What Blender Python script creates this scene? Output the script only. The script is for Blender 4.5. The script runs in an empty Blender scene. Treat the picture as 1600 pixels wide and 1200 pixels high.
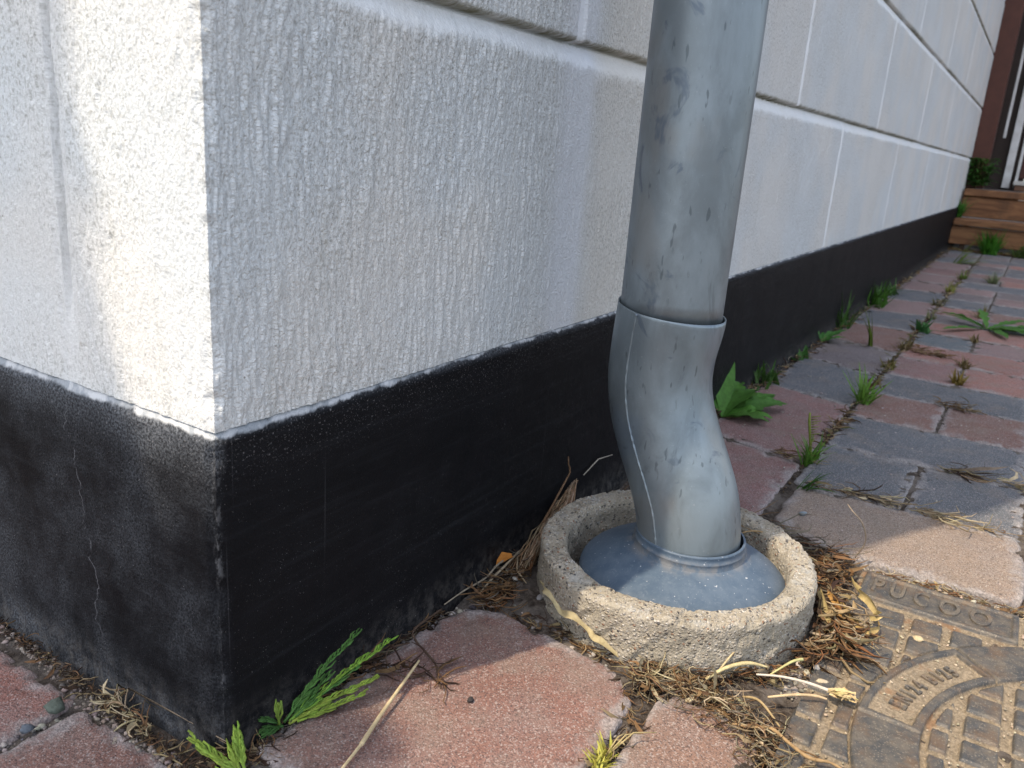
import bpy, math, random
import numpy as np
from mathutils import Vector, Matrix, noise as mn

C = bpy.context.scene
rad = math.radians
random.seed(5)
RS = np.random.RandomState(11)

# ------------------------------------------------------------------ camera
cam_d = bpy.data.cameras.new("camera"); cam = bpy.data.objects.new("camera", cam_d)
C.collection.objects.link(cam); C.camera = cam
YAW, PITCH, ROLL, F = 0.54433058, 0.2864630, 0.07093092, 1281.85
fw = Vector((math.cos(PITCH)*math.cos(YAW), math.cos(PITCH)*math.sin(YAW), -math.sin(PITCH)))
ri = Vector((math.sin(YAW), -math.cos(YAW), 0)); up = ri.cross(fw)
r2 = math.cos(ROLL)*ri + math.sin(ROLL)*up; u2 = -math.sin(ROLL)*ri + math.cos(ROLL)*up
M = Matrix.Identity(4)
for i in range(3):
    M[i][0] = r2[i]; M[i][1] = u2[i]; M[i][2] = -fw[i]
M.translation = Vector((-0.33285, -0.42917, 0.45479))
cam.matrix_world = M
cam_d.sensor_width = 36; cam_d.lens = F/1600*36
cam_d.clip_start = 0.02; cam_d.clip_end = 500
cam_d.dof.use_dof = True; cam_d.dof.focus_distance = 0.80; cam_d.dof.aperture_fstop = 12.0

# ------------------------------------------------------------------ light
SUN_AZ = math.atan2(0.445, -0.895); SUN_EL = rad(60)
W = bpy.data.worlds.new("World"); C.world = W; W.use_nodes = True
nt = W.node_tree; bg = nt.nodes["Background"]
sky = nt.nodes.new("ShaderNodeTexSky"); sky.sky_type = 'NISHITA'; sky.sun_disc = False
sky.sun_elevation = SUN_EL; sky.sun_rotation = math.pi/2 - SUN_AZ
sky.dust_density = 2.0
hs = nt.nodes.new('ShaderNodeHueSaturation'); hs.inputs['Saturation'].default_value = .55
nt.links.new(sky.outputs[0], hs.inputs['Color']); nt.links.new(hs.outputs[0], bg.inputs[0]); bg.inputs[1].default_value = 0.15
sl = bpy.data.lights.new("sun", 'SUN'); so = bpy.data.objects.new("sun", sl); C.collection.objects.link(so)
sl.energy = 2.0; sl.angle = rad(0.6); sl.color = (1.0, 0.84, 0.63)
sd = Vector((math.cos(SUN_AZ)*math.cos(SUN_EL), math.sin(SUN_AZ)*math.cos(SUN_EL), math.sin(SUN_EL)))
so.rotation_euler = sd.to_track_quat('Z', 'Y').to_euler()
C.view_settings.view_transform = 'Standard'; C.view_settings.look = 'None'
C.view_settings.exposure = 1.36; C.view_settings.gamma = 1
C.cycles.max_bounces = 6

# ------------------------------------------------------------------ helpers
def tag(o, label=None, cat=None, group=None, kind=None):
    if label: o["label"] = label
    if cat: o["category"] = cat
    if group: o["group"] = group
    if kind: o["kind"] = kind
    return o
def empty(name, loc=(0, 0, 0)):
    o = bpy.data.objects.new(name, None); C.collection.objects.link(o); o.location = loc
    o.empty_display_size = 0.05
    return o
def mesh_obj(name, co, faces, mat, parent=None, attrs=None, smooth=True, origin=None):
    co = np.asarray(co, dtype=np.float64)
    if origin is None and parent is None and len(co):
        origin = ((co[:, 0].min()+co[:, 0].max())/2, (co[:, 1].min()+co[:, 1].max())/2, co[:, 2].min())
    if parent is not None: origin = tuple(parent.matrix_basis.translation)
    if origin is None: origin = (0, 0, 0)
    me = bpy.data.meshes.new(name)
    co = co - np.array(origin)
    if isinstance(faces, np.ndarray):
        n, k = faces.shape
        me.vertices.add(len(co)); me.vertices.foreach_set("co", co.ravel())
        me.loops.add(n*k); me.loops.foreach_set("vertex_index", faces.ravel().astype(np.int32))
        me.polygons.add(n); me.polygons.foreach_set("loop_start", np.arange(0, n*k, k, dtype=np.int32))
        me.polygons.foreach_set("loop_total", np.full(n, k, dtype=np.int32))
        me.update(calc_edges=True)
    else:
        me.from_pydata([tuple(v) for v in co], [], faces); me.update()
    if smooth: me.polygons.foreach_set("use_smooth", np.ones(len(me.polygons), dtype=bool))
    if attrs:
        for k, v in attrs.items():
            v = np.asarray(v, dtype=np.float32)
            if v.ndim == 2:
                a = me.attributes.new(k, 'FLOAT_COLOR', 'POINT')
                c = np.ones((len(v), 4), dtype=np.float32); c[:, :3] = v
                a.data.foreach_set("color", c.ravel())
            else:
                a = me.attributes.new(k, 'FLOAT', 'POINT'); a.data.foreach_set("value", v)
    me.materials.append(mat)
    o = bpy.data.objects.new(name, me); C.collection.objects.link(o)
    o.location = origin if parent is None else (0, 0, 0)
    if parent is not None: o.parent = parent
    return o
class MB:
    def __init__(s): s.v = []; s.f = []; s.c = []
    def add(s, vs, fs, col=None):
        b = len(s.v); s.v += [tuple(v) for v in vs]; s.f += [tuple(i+b for i in f) for f in fs]
        s.c += [col if col is not None else (1, 1, 1)]*len(vs)
    def box(s, x0, x1, y0, y1, z0, z1, b=0.003, col=None):
        bm = []
        for (x, sx) in ((x0, 1), (x1, -1)):
            for (y, sy) in ((y0, 1), (y1, -1)):
                for (z, sz) in ((z0, 1), (z1, -1)):
                    bm.append(((x, sx), (y, sy), (z, sz)))
        vs = []; fs = []
        for (X, Y, Z) in bm:
            vs += [(X[0], Y[0]+Y[1]*b, Z[0]+Z[1]*b), (X[0]+X[1]*b, Y[0], Z[0]+Z[1]*b), (X[0]+X[1]*b, Y[0]+Y[1]*b, Z[0])]
        idx = lambda i, j, k, a: ((i*2+j)*2+k)*3+a
        def q(*a): fs.append(tuple(a))
        for i in (0, 1):
            q(idx(i,0,0,0), idx(i,1,0,0), idx(i,1,1,0), idx(i,0,1,0))
            q(idx(0,i,0,1), idx(1,i,0,1), idx(1,i,1,1), idx(0,i,1,1))
            q(idx(0,0,i,2), idx(1,0,i,2), idx(1,1,i,2), idx(0,1,i,2))
        for i in (0, 1):
            for j in (0, 1):
                q(idx(i,j,0,0), idx(i,j,1,0), idx(i,j,1,1), idx(i,j,0,1))
                q(idx(i,0,j,0), idx(i,1,j,0), idx(i,1,j,2), idx(i,0,j,2))
                q(idx(0,i,j,1), idx(1,i,j,1), idx(1,i,j,2), idx(0,i,j,2))
                for k in (0, 1): q(idx(i,j,k,0), idx(i,j,k,1), idx(i,j,k,2))
        s.add(vs, fs, col)
    def tube(s, pts, rs, n=6, col=None, cap=True):
        P = [Vector(p) for p in pts]; m = len(P)
        if not hasattr(rs, '__len__'): rs = [rs]*m
        vs = []; fs = []
        t = (P[1]-P[0]).normalized(); a = t.orthogonal().normalized()
        for i in range(m):
            t = (P[min(i+1, m-1)]-P[max(i-1, 0)])
            if t.length < 1e-9: t = Vector((0, 0, 1))
            t.normalize(); a = (a - t*a.dot(t))
            if a.length < 1e-6: a = t.orthogonal()
            a.normalize(); b = t.cross(a)
            for k in range(n):
                th = 2*math.pi*k/n
                vs.append(P[i]+(a*math.cos(th)+b*math.sin(th))*rs[i])
        for i in range(m-1):
            for k in range(n):
                k2 = (k+1) % n
                fs.append((i*n+k, i*n+k2, (i+1)*n+k2, (i+1)*n+k))
        if cap: fs.append(tuple(range(n-1, -1, -1))); fs.append(tuple((m-1)*n+k for k in range(n)))
        s.add(vs, fs, col)
    def ribbon(s, pts, ws, side, col=None, fold=0.25):
        P = [Vector(p) for p in pts]; vs = []; fs = []; m = len(P)
        side = Vector(side).normalized()
        for i in range(m):
            t = (P[min(i+1, m-1)]-P[max(i-1, 0)]).normalized()
            sd_ = side - t*side.dot(t)
            if sd_.length < 1e-4: sd_ = t.orthogonal()
            sd_.normalize(); nrm = t.cross(sd_)
            if nrm.z < 0: nrm = -nrm
            w = ws[i] if hasattr(ws, '__len__') else ws
            vs += [P[i]-sd_*w+nrm*w*fold, P[i], P[i]+sd_*w+nrm*w*fold]
        for i in range(m-1):
            fs += [(3*i, 3*i+1, 3*i+4, 3*i+3), (3*i+1, 3*i+2, 3*i+5, 3*i+4)]
        s.add(vs, fs, col)
    def build(s, name, mat, parent=None, smooth=True, origin=None):
        return mesh_obj(name, np.array(s.v), s.f, mat, parent, {'tint': np.array(s.c)}, smooth, origin)

def _hash(ix, iy, seed):
    h = (ix.astype(np.int64)*374761393 + iy.astype(np.int64)*668265263 + seed*1442695041) & 0xffffffff
    h = ((h ^ (h >> 13))*1274126177) & 0xffffffff
    h = (h ^ (h >> 16)) & 0xffffffff
    return h/4294967295.0
def vn(x, y, seed=0):
    x = np.asarray(x, float); y = np.asarray(y, float)
    ix = np.floor(x); iy = np.floor(y); fx = x-ix; fy = y-iy
    fx = fx*fx*fx*(fx*(fx*6-15)+10); fy = fy*fy*fy*(fy*(fy*6-15)+10)
    a = _hash(ix, iy, seed); b = _hash(ix+1, iy, seed); c = _hash(ix, iy+1, seed); d = _hash(ix+1, iy+1, seed)
    return (a*(1-fx)+b*fx)*(1-fy)+(c*(1-fx)+d*fx)*fy
def fbm(x, y, o=4, seed=0):
    t = 0; a = .5; s = 0
    for i in range(o):
        t = t+a*vn(x, y, seed+i*17); s += a; a *= .5; x = np.asarray(x)*2.03+3.1; y = np.asarray(y)*2.03+1.7
    return t/s
def sstep(a, b, x):
    t = np.clip((x-a)/(b-a), 0, 1); return t*t*(3-2*t)
def grid_faces(nu, nv, off=0, flip=False):
    i = np.arange(nu-1)[:, None]*nv+np.arange(nv-1)[None, :]
    i = i.ravel()+off
    f = np.stack([i, i+nv, i+nv+1, i+1], 1)
    return f[:, ::-1].copy() if flip else f

# ------------------------------------------------------------------ node material helper
class NM:
    def __init__(s, name):
        s.m = bpy.data.materials.new(name); s.m.use_nodes = True; s.nt = s.m.node_tree
        s.b = s.nt.nodes["Principled BSDF"]
        s.tc = s.nt.nodes.new("ShaderNodeTexCoord")
        g = s.nt.nodes.new("ShaderNodeNewGeometry"); s.geo = g
        s.P = g.outputs['Position']
    def put(s, sock, v):
        if isinstance(v, bpy.types.NodeSocket): s.nt.links.new(v, sock)
        elif isinstance(v, (tuple, list)) and sock.type == 'RGBA' and len(v) == 3: sock.default_value = (*v, 1)
        else: sock.default_value = v
    def math(s, op, a, b=0.0, c=None, clamp=False):
        n = s.nt.nodes.new("ShaderNodeMath"); n.operation = op; n.use_clamp = clamp
        s.put(n.inputs[0], a); s.put(n.inputs[1], b)
        if c is not None: s.put(n.inputs[2], c)
        return n.outputs[0]
    def map(s, v, sc=(1, 1, 1), loc=(0, 0, 0)):
        n = s.nt.nodes.new("ShaderNodeMapping"); s.put(n.inputs[0], v); n.inputs['Scale'].default_value = sc; n.inputs['Location'].default_value = loc
        return n.outputs[0]
    def noise(s, v, scale=5, detail=4, rough=.55, dist=0, col=False):
        n = s.nt.nodes.new("ShaderNodeTexNoise"); s.put(n.inputs['Vector'], v)
        n.inputs['Scale'].default_value = scale; n.inputs['Detail'].default_value = detail
        n.inputs['Roughness'].default_value = rough; n.inputs['Distortion'].default_value = dist
        return n.outputs[1 if col else 0]
    def vor(s, v, scale=5, feat='F1', rand=1.0, out='Distance'):
        n = s.nt.nodes.new("ShaderNodeTexVoronoi"); n.feature = feat; s.put(n.inputs['Vector'], v)
        n.inputs['Scale'].default_value = scale; n.inputs['Randomness'].default_value = rand
        return n.outputs[out]
    def ramp(s, v, stops):
        n = s.nt.nodes.new("ShaderNodeValToRGB"); s.put(n.inputs[0], v); r = n.color_ramp
        while len(r.elements) < len(stops): r.elements.new(.5)
        for e, (p, c) in zip(r.elements, stops):
            e.position = p; e.color = (*c, 1) if hasattr(c, '__len__') else (c, c, c, 1)
        return n.outputs[0]
    def rng(s, v, a, b, c=0.0, d=1.0):
        n = s.nt.nodes.new("ShaderNodeMapRange"); n.interpolation_type = 'SMOOTHSTEP'
        s.put(n.inputs[0], v); n.inputs[1].default_value = a; n.inputs[2].default_value = b
        n.inputs[3].default_value = c; n.inputs[4].default_value = d
        return n.outputs[0]
    def mix(s, f, a, b, mode='MIX'):
        n = s.nt.nodes.new("ShaderNodeMix"); n.data_type = 'RGBA'; n.blend_type = mode
        s.put(n.inputs[0], f); s.put(n.inputs[6], a); s.put(n.inputs[7], b)
        return n.outputs[2]
    def attr(s, name, out='Fac'):
        n = s.nt.nodes.new("ShaderNodeAttribute"); n.attribute_name = name; return n.outputs[out]
    def sep(s, v):
        n = s.nt.nodes.new("ShaderNodeSeparateXYZ"); s.put(n.inputs[0], v); return n.outputs
    def comb(s, x, y, z):
        n = s.nt.nodes.new("ShaderNodeCombineXYZ"); s.put(n.inputs[0], x); s.put(n.inputs[1], y); s.put(n.inputs[2], z); return n.outputs[0]
    def bump(s, h, dist, strength=1.0, normal=None):
        n = s.nt.nodes.new("ShaderNodeBump"); s.put(n.inputs['Height'], h); n.inputs['Distance'].default_value = dist
        n.inputs['Strength'].default_value = strength
        if normal is not None: s.put(n.inputs['Normal'], normal)
        return n.outputs[0]
    def out(s, color=None, rough=None, normal=None, metal=None, spec=None, sss=None):
        if color is not None: s.put(s.b.inputs['Base Color'], color)
        if rough is not None: s.put(s.b.inputs['Roughness'], rough)
        if normal is not None: s.put(s.b.inputs['Normal'], normal)
        if metal is not None: s.put(s.b.inputs['Metallic'], metal)
        if spec is not None: s.b.inputs['Specular IOR Level'].default_value = spec
        return s.m

def m_wall():
    m = NM("wall_paint"); x, y, z = m.sep(m.P)
    u = m.math('ADD', x, y); v = m.comb(u, 0.0, z)
    sm = m.attr('sm'); rough_ = m.math('SUBTRACT', 1.0, sm)
    big = m.noise(v, 5, 3)
    str_ = m.noise(m.map(v, (260, 1, 60)), 1, 3, .7, 1.0)
    str2 = m.noise(m.map(v, (520, 1, 170)), 1, 3, .7, .8)
    gr = m.noise(m.map(v, (1, 1, .62)), 520, 3, .62)
    spots = m.noise(m.map(v, (1, 1, .6)), 380, 3, .7)
    dirtm = m.math('MULTIPLY', m.rng(spots, .46, .66), m.rng(big, .36, .62, .30, .9))
    dirtm = m.math('MULTIPLY', m.math('MULTIPLY', dirtm, rough_), .75)
    pits = m.math('MULTIPLY', m.rng(m.noise(v, 270, 2, .5), .69, .74), m.rng(m.noise(m.map(v, (60, 1, 9)), 1, 2), .5, .62))
    strm = m.rng(m.noise(m.map(v, (75, 1, 5)), 1, 3, .6, .6), .60, .74, 0, .35)
    base = m.mix(m.rng(m.noise(v, 3.5, 2), .4, .6), (.655, .685, .695), (.705, .70, .675))
    base = m.mix(m.math('MULTIPLY', sm, m.rng(m.noise(v, 25, 4), .3, .6, .35, 1.0)), base, (.73, .745, .755))
    bandx = m.math('MULTIPLY', m.rng(x, .42, .47), m.rng(x, .53, .50))  # bluish then warm band: light reflected by the pipe, put into the wall colour
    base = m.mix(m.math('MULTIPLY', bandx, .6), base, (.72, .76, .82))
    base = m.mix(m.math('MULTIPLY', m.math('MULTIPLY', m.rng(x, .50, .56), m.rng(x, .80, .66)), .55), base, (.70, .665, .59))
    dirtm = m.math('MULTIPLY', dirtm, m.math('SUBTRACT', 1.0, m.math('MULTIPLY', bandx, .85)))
    col = m.mix(dirtm, base, (.30, .30, .27))
    col = m.mix(m.math('MULTIPLY', strm, rough_), col, (.47, .465, .42))
    col = m.mix(m.math('MULTIPLY', pits, m.math('SUBTRACT', .85, sm), clamp=True), col, (.20, .17, .13))
    lf = m.rng(m.math('SUBTRACT', y, x), .004, .012)
    brn = m.math('MULTIPLY', m.rng(m.noise(m.map(v, (150, 1, 55)), 1, 3, .6), .66, .76), m.rng(m.noise(m.map(v, (38, 1, 3)), 1, 2), .46, .6))
    col = m.mix(m.math('MULTIPLY', m.math('MULTIPLY', brn, lf), .7), col, (.36, .31, .24))
    algae = m.attr('algae')
    col = m.mix(m.math('MULTIPLY', algae, m.rng(m.noise(v, 60, 4, .7), .3, .62)), col, (.16, .155, .08))
    face = m.rng(m.math('SUBTRACT', y, x), -.004, .006, 1.0, .42)
    h = m.math('ADD', m.math('MULTIPLY', str_, rough_), m.math('MULTIPLY', gr, m.math('SUBTRACT', 1.5, sm)))
    h = m.math('ADD', h, m.math('MULTIPLY', str2, m.math('SUBTRACT', .8, m.math('MULTIPLY', sm, .7))))
    h = m.math('MULTIPLY', h, face)
    return m.out(col, .62, m.bump(h, .0021, 1.0), spec=.3)
def m_plinth():
    m = NM("bitumen_paint"); x, y, z = m.sep(m.P)
    u = m.math('SUBTRACT', x, y); v = m.comb(u, 0.0, z)
    left = m.rng(y, .0, .006)                      # the face round the corner is more weathered
    sp = m.noise(v, 900, 2, .5)
    patch = m.noise(v, 9, 4, .6)
    dist = m.math('SUBTRACT', .2475, z)
    specks = m.math('MULTIPLY', m.rng(sp, .69, .735), m.rng(patch, .35, .7, .15, 1.0))
    neart = m.rng(dist, .0, .05, 1.0, .0)
    specks = m.math('ADD', specks, m.math('MULTIPLY', m.rng(m.noise(v, 520, 3, .6), .60, .68), m.math('MULTIPLY', neart, .38)), clamp=True)
    grain = m.rng(m.noise(v, 480, 3, .65), .38, .62, .15, 1.0)
    haze = m.math('MULTIPLY', m.rng(m.noise(v, 9, 6, .7), .36, .72), m.math('MULTIPLY_ADD', left, .46, .02))
    haze = m.math('ADD', haze, m.math('MULTIPLY', left, m.rng(dist, .0, .035, .55, .0)), clamp=True)
    foot = m.math('MULTIPLY', m.rng(z, .0, .05, .5, .0), m.rng(m.noise(v, 40, 4, .7), .35, .7))
    haze = m.math('ADD', haze, m.math('MULTIPLY', foot, m.math('MULTIPLY_ADD', left, .5, .12)), clamp=True)
    haze = m.math('MULTIPLY', haze, grain)
    col = m.mix(m.noise(v, 25, 3), (.0045, .005, .006), (.009, .0085, .010))
    col = m.mix(m.rng(m.noise(m.map(v, (5, 1, 150)), 1, 4, .6), .5, .75, 0, .5), col, (.018, .019, .022))
    mud = m.math('MULTIPLY', m.rng(z, .002, .045, 1.0, 0.0), m.rng(m.noise(v, 75, 5, .75), .40, .66))
    col = m.mix(m.math('MULTIPLY', mud, .75), col, (.075, .068, .062))
    cedge = m.math('MAXIMUM', m.math('ABSOLUTE', x), m.math('ABSOLUTE', y))
    chip = m.math('MULTIPLY', m.rng(cedge, .003, .0075, 1.0, 0.0), m.rng(m.noise(m.map(m.P, (1, 1, .4)), 140, 5, .75), .50, .62))
    col = m.mix(m.math('MULTIPLY', chip, .5), col, (.17, .17, .175))
    streak = m.math('MULTIPLY', m.rng(m.noise(m.map(v, (220, 1, 2.2)), 1, 2, .5), .70, .76), .22)
    col = m.mix(streak, col, (.08, .08, .085))
    col = m.mix(haze, col, (.13, .14, .155))
    col = m.mix(specks, col, (.42, .40, .40))
    # hairline cracks on the weathered face
    wob = m.math('MULTIPLY_ADD', m.noise(m.comb(z, 0.0, 0.0), 26, 4, .6), .05, .118)
    ck = m.math('ABSOLUTE', m.math('SUBTRACT', y, m.math('MULTIPLY_ADD', z, .13, m.math('SUBTRACT', wob, .0))))
    ckm = m.math('MULTIPLY', m.rng(ck, .0001, .0008, 1.0, 0.0), m.math('MULTIPLY', left, m.rng(z, .03, .06)))
    ckm = m.math('MULTIPLY', ckm, m.rng(m.noise(v, 60, 3), .35, .6))
    col = m.mix(m.math('MULTIPLY', ckm, .45), col, (.28, .28, .30))
    # white wall paint splashed on the top ledge
    edge = m.math('ADD', m.math('MULTIPLY', m.noise(v, 90, 3, .6), .006), m.math('MULTIPLY', m.noise(v, 12, 2), .008))
    wt = m.rng(m.math('ADD', z, m.math('SUBTRACT', edge, m.rng(x, .06, .24, 0, .0020))), .2555, .2578)
    wt = m.math('MULTIPLY', wt, m.rng(m.noise(v, 70, 4, .7), .30, .40))
    col = m.mix(wt, col, m.mix(m.rng(m.noise(v, 50, 3, .6), .44, .60), (.47, .48, .49), (.27, .29, .31)))
    h = m.math('ADD', m.noise(v, 650, 2, .5), m.math('MULTIPLY', m.noise(v, 130, 3), .6))
    return m.out(col, m.math('MULTIPLY_ADD', haze, .3, .56), m.bump(h, .0009, .9), spec=.07)
def m_paver():
    m = NM("paver_stone"); t = m.attr('tint', 'Color'); e = m.attr('edge')
    P = m.P
    n1 = m.noise(P, 22, 4, .6); n2 = m.noise(P, 560, 2, .6)
    col = m.mix(m.rng(n1, .35, .7, 0, .55), t, m.mix(.5, t, (.22, .2, .2)))
    cv = m.vor(P, 820, out='Color'); cr = m.sep(cv)[0]
    col = m.mix(m.rng(cr, .80, .86, 0, .38), col, m.mix(m.sep(cv)[1], (.42, .34, .30), (.50, .50, .48)))
    col = m.mix(m.rng(cr, .20, .12, 0, .6), col, (.055, .045, .045))
    col = m.mix(m.rng(n2, .42, .68, 0, .55), col, m.mix(.65, col, (.05, .04, .04)))
    col = m.mix(m.rng(m.noise(P, 11, 4, .6), .48, .66, 0, .45), col, m.mix(.5, col, (.20, .155, .11)))
    dust = m.rng(m.math('ADD', m.math('MULTIPLY', e, .42), m.math('MULTIPLY', m.noise(P, 30, 6, .7), 1.15)), .74, 1.02, 0, .7)
    col = m.mix(dust, col, m.mix(m.rng(m.noise(P, 350, 2), .4, .6), (.20, .19, .185), (.35, .32, .31)))
    blot = m.rng(m.vor(P, 14, out='Distance'), .045, .030)
    col = m.mix(m.math('MULTIPLY', blot, .6), col, (.05, .045, .045))
    h = m.math('ADD', m.math('MULTIPLY', m.vor(P, 620), .6), m.noise(P, 330, 4, .7))
    return m.out(col, .82, m.bump(h, .0012, .9), spec=.3)
def m_soil():
    m = NM("soil"); P = m.P
    c = m.ramp(m.noise(P, 130, 5, .7), [(.3, (.022, .016, .012)), (.5, (.07, .056, .046)), (.72, (.17, .145, .12))])
    c = m.mix(m.rng(m.noise(P, 18, 3), .45, .6, 0, .5), c, m.mix(m.noise(P, 400, 2), (.13, .115, .10), (.25, .22, .20)))
    return m.out(c, .95, m.bump(m.noise(P, 260, 5, .75), .003, 1.0), spec=.15)
def m_concrete():
    m = NM("washed_concrete"); P = m.P
    cv = m.vor(m.map(P, (1, 1, 1.2)), 290, out='Color'); s = m.sep(cv)
    cement = m.mix(m.noise(P, 30, 4, .6), (.26, .225, .17), (.45, .41, .335))
    ag = m.mix(s[1], (.36, .30, .22), (.56, .53, .48))
    ag = m.mix(m.rng(s[2], .82, .86), ag, (.09, .085, .085))
    ag = m.mix(m.rng(s[2], .12, .08), ag, (.30, .17, .11))
    d = m.vor(m.map(P, (1, 1, 1.2)), 290)
    f = m.math('MULTIPLY', m.rng(d, .55, .38), m.rng(s[0], .35, .45))
    col = m.mix(f, cement, ag)
    cv2 = m.sep(m.vor(P, 620, out='Color'))
    col = m.mix(m.rng(cv2[0], .7, .8, 0, .6), col, m.mix(cv2[1], (.10, .09, .08), (.55, .5, .43)))
    tp = m.rng(m.sep(m.geo.outputs['Normal'])[2], .55, .9)
    lichen = m.rng(m.noise(P, 45, 4, .65), .5, .66, 0, .55)
    col = m.mix(m.math('MULTIPLY', lichen, tp), col, (.40, .40, .38))
    bands = m.rng(m.noise(P, 18, 4, .6), .45, .7, 0, .45)
    col = m.mix(bands, col, (.19, .165, .12))
    h = m.math('ADD', m.math('MULTIPLY', m.math('MULTIPLY', f, m.rng(d, .6, .1)), 1.0), m.math('ADD', m.noise(P, 500, 3, .7), m.math('MULTIPLY', m.vor(P, 400), .5)))
    return m.out(col, .9, m.bump(h, .0016, 1.0), spec=.2)
def m_zinc(name="zinc", tone=(.215, .252, .275), rough=.42):
    m = NM(name); P = m.P
    n = m.noise(m.map(P, (1, 1, .45)), 26, 5, .62, .4)
    col = m.mix(m.rng(n, .35, .68), tuple(c*.80 for c in tone), tuple(min(1, c*1.12) for c in tone))
    st = m.rng(m.noise(m.map(P, (1, 1, .6)), 17, 5, .7, .8), .60, .70, 0, .55)
    col = m.mix(st, col, tuple(c*.52 for c in tone))
    col = m.mix(m.rng(m.noise(P, 330, 3, .6), .66, .74, 0, .5), col, (.34, .36, .37))
    bl = m.rng(m.noise(m.map(P, (1, 1, .6), (3, 1, 2)), 11, 3, .5), .54, .68, 0, .5)
    col = m.mix(bl, col, (.17, .225, .29))
    wm = m.rng(m.noise(m.map(P, (1, 1, .5), (7, 3, 1)), 13, 3, .5), .56, .7, 0, .35)
    col = m.mix(wm, col, (.245, .22, .19))
    scr = m.rng(m.noise(m.map(P, (30, 30, 900), (1, 2, 3)), 1, 2), .72, .78, 0, .25)
    col = m.mix(scr, col, (.32, .34, .35))
    dk = m.rng(m.noise(m.map(P, (1, 1, .30)), 150, 2, .5), .66, .72, 0, .6)
    col = m.mix(m.math('MULTIPLY', dk, m.rng(m.noise(P, 9, 2), .42, .55)), col, (.07, .085, .095))
    big = m.rng(m.noise(m.map(P, (1, 1, .8), (.3, .1, 0)), 24, 4, .6, 1.2), .60, .70, 0, .65)
    col = m.mix(big, col, (.085, .11, .15))
    r = m.math('ADD', m.math('MULTIPLY', n, .22), rough-.08)
    h = m.math('ADD', m.noise(P, 60, 3), m.math('MULTIPLY', m.noise(P, 600, 2), .15))
    return m.out(col, r, m.bump(h, .0006, .5), .58, spec=.4)
def m_collar():
    m = NM("grey_plastic"); P = m.P
    n = m.noise(P, 40, 5, .65, .5)
    col = m.mix(m.rng(n, .35, .7), (.055, .085, .125), (.088, .120, .160))
    sc = m.rng(m.noise(P, 210, 4, .65, 1.5), .54, .68, 0, .3)
    col = m.mix(sc, col, (.19, .22, .25))
    x, y, z = m.sep(P)
    dd = m.math('ABSOLUTE', m.math('SUBTRACT', z, .0625))
    col = m.mix(m.math('MULTIPLY', m.rng(dd, .002, .008, .45, 0.0), m.rng(m.noise(P, 90, 4), .35, .6)), col, (.24, .215, .185))
    col = m.mix(m.rng(m.noise(P, 330, 2, .5), .70, .75, 0, .7), col, (.6, .6, .6))
    return m.out(col, m.math('MULTIPLY_ADD', n, .25, .36), m.bump(m.noise(P, 300, 3), .0004, .6), spec=.45)
def m_iron():
    m = NM("cast_iron"); P = m.P; lo = m.attr('low')
    n = m.noise(P, 60, 5, .65)
    top = m.mix(m.rng(n, .35, .7), (.066, .067, .068), (.145, .125, .10))
    rust = m.rng(m.noise(P, 28, 5, .7), .48, .68, 0, .7)
    top = m.mix(rust, top, (.155, .10, .06))
    sand = m.mix(m.rng(m.noise(P, 300, 4, .7), .35, .7), (.15, .12, .082), (.29, .232, .162))
    f = m.rng(m.math('ADD', m.math('MULTIPLY', lo, .9), m.math('MULTIPLY', m.noise(P, 70, 5, .7), .45)), .55, .85)
    col = m.mix(f, top, sand)
    sp = m.sep(m.vor(P, 950, out='Color'))[0]
    col = m.mix(m.rng(sp, .90, .93, 0, .5), col, (.30, .26, .20))
    col = m.mix(m.math('MULTIPLY', m.rng(m.noise(P, 24, 4), .58, .66, 0, .6), m.rng(lo, .2, .6)), col, (.20, .10, .045))
    met = m.math('SUBTRACT', .25, m.math('MULTIPLY', f, .25), clamp=True)
    h = m.math('ADD', m.noise(P, 420, 4, .7), m.math('MULTIPLY', m.rng(sp, .86, .9), .8))
    return m.out(col, m.math('MULTIPLY_ADD', f, .35, .5), m.bump(h, .0009, .9), met, spec=.4)
def m_wood():
    m = NM("stained_wood"); v = m.map(m.P, (14, 2.2, 14))
    n = m.noise(v, 2.2, 5, .6, 1.0)
    col = m.mix(m.rng(n, .3, .7), (.10, .042, .017), (.24, .115, .05))
    col = m.mix(m.rng(m.noise(m.P, 6, 4), .55, .7, 0, .6), col, (.05, .028, .016))
    return m.out(col, .6, m.bump(n, .002, .5), spec=.3)
def m_tint(name, rough=.6, var=.35, scale=120, spec=.3, trans=0, bumpd=.0004):
    m = NM(name); t = m.attr('tint', 'Color')
    col = m.mix(m.rng(m.noise(m.P, scale, 4, .6), .3, .7, 0, var), t, m.mix(1.0, t, (.45, .42, .38), 'MULTIPLY'))
    m.out(col, rough, m.bump(m.noise(m.P, scale*3, 3), bumpd, .7), spec=spec)
    if trans:
        tr = m.nt.nodes.new("ShaderNodeBsdfTranslucent"); m.put(tr.inputs[0], col)
        mx = m.nt.nodes.new("ShaderNodeMixShader"); mx.inputs[0].default_value = trans
        o = m.nt.nodes["Material Output"]
        m.nt.links.new(m.b.outputs[0], mx.inputs[1]); m.nt.links.new(tr.outputs[0], mx.inputs[2]); m.nt.links.new(mx.outputs[0], o.inputs[0])
    return m.m
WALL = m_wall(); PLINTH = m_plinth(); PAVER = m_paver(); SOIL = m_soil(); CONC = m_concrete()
ZINC = m_zinc(); ZINC2 = m_zinc("zinc_elbow", (.215, .258, .285), .40); COLLAR = m_collar(); IRON = m_iron(); WOOD = m_wood()
LEAF = m_tint("leaf", .6, .5, 140, .25, .25); DRY = m_tint("dry_stem", .75, .5, 160, .2, .1); STONE = m_tint("stone", .85, .5, 260, .25, 0, .0008)
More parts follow.
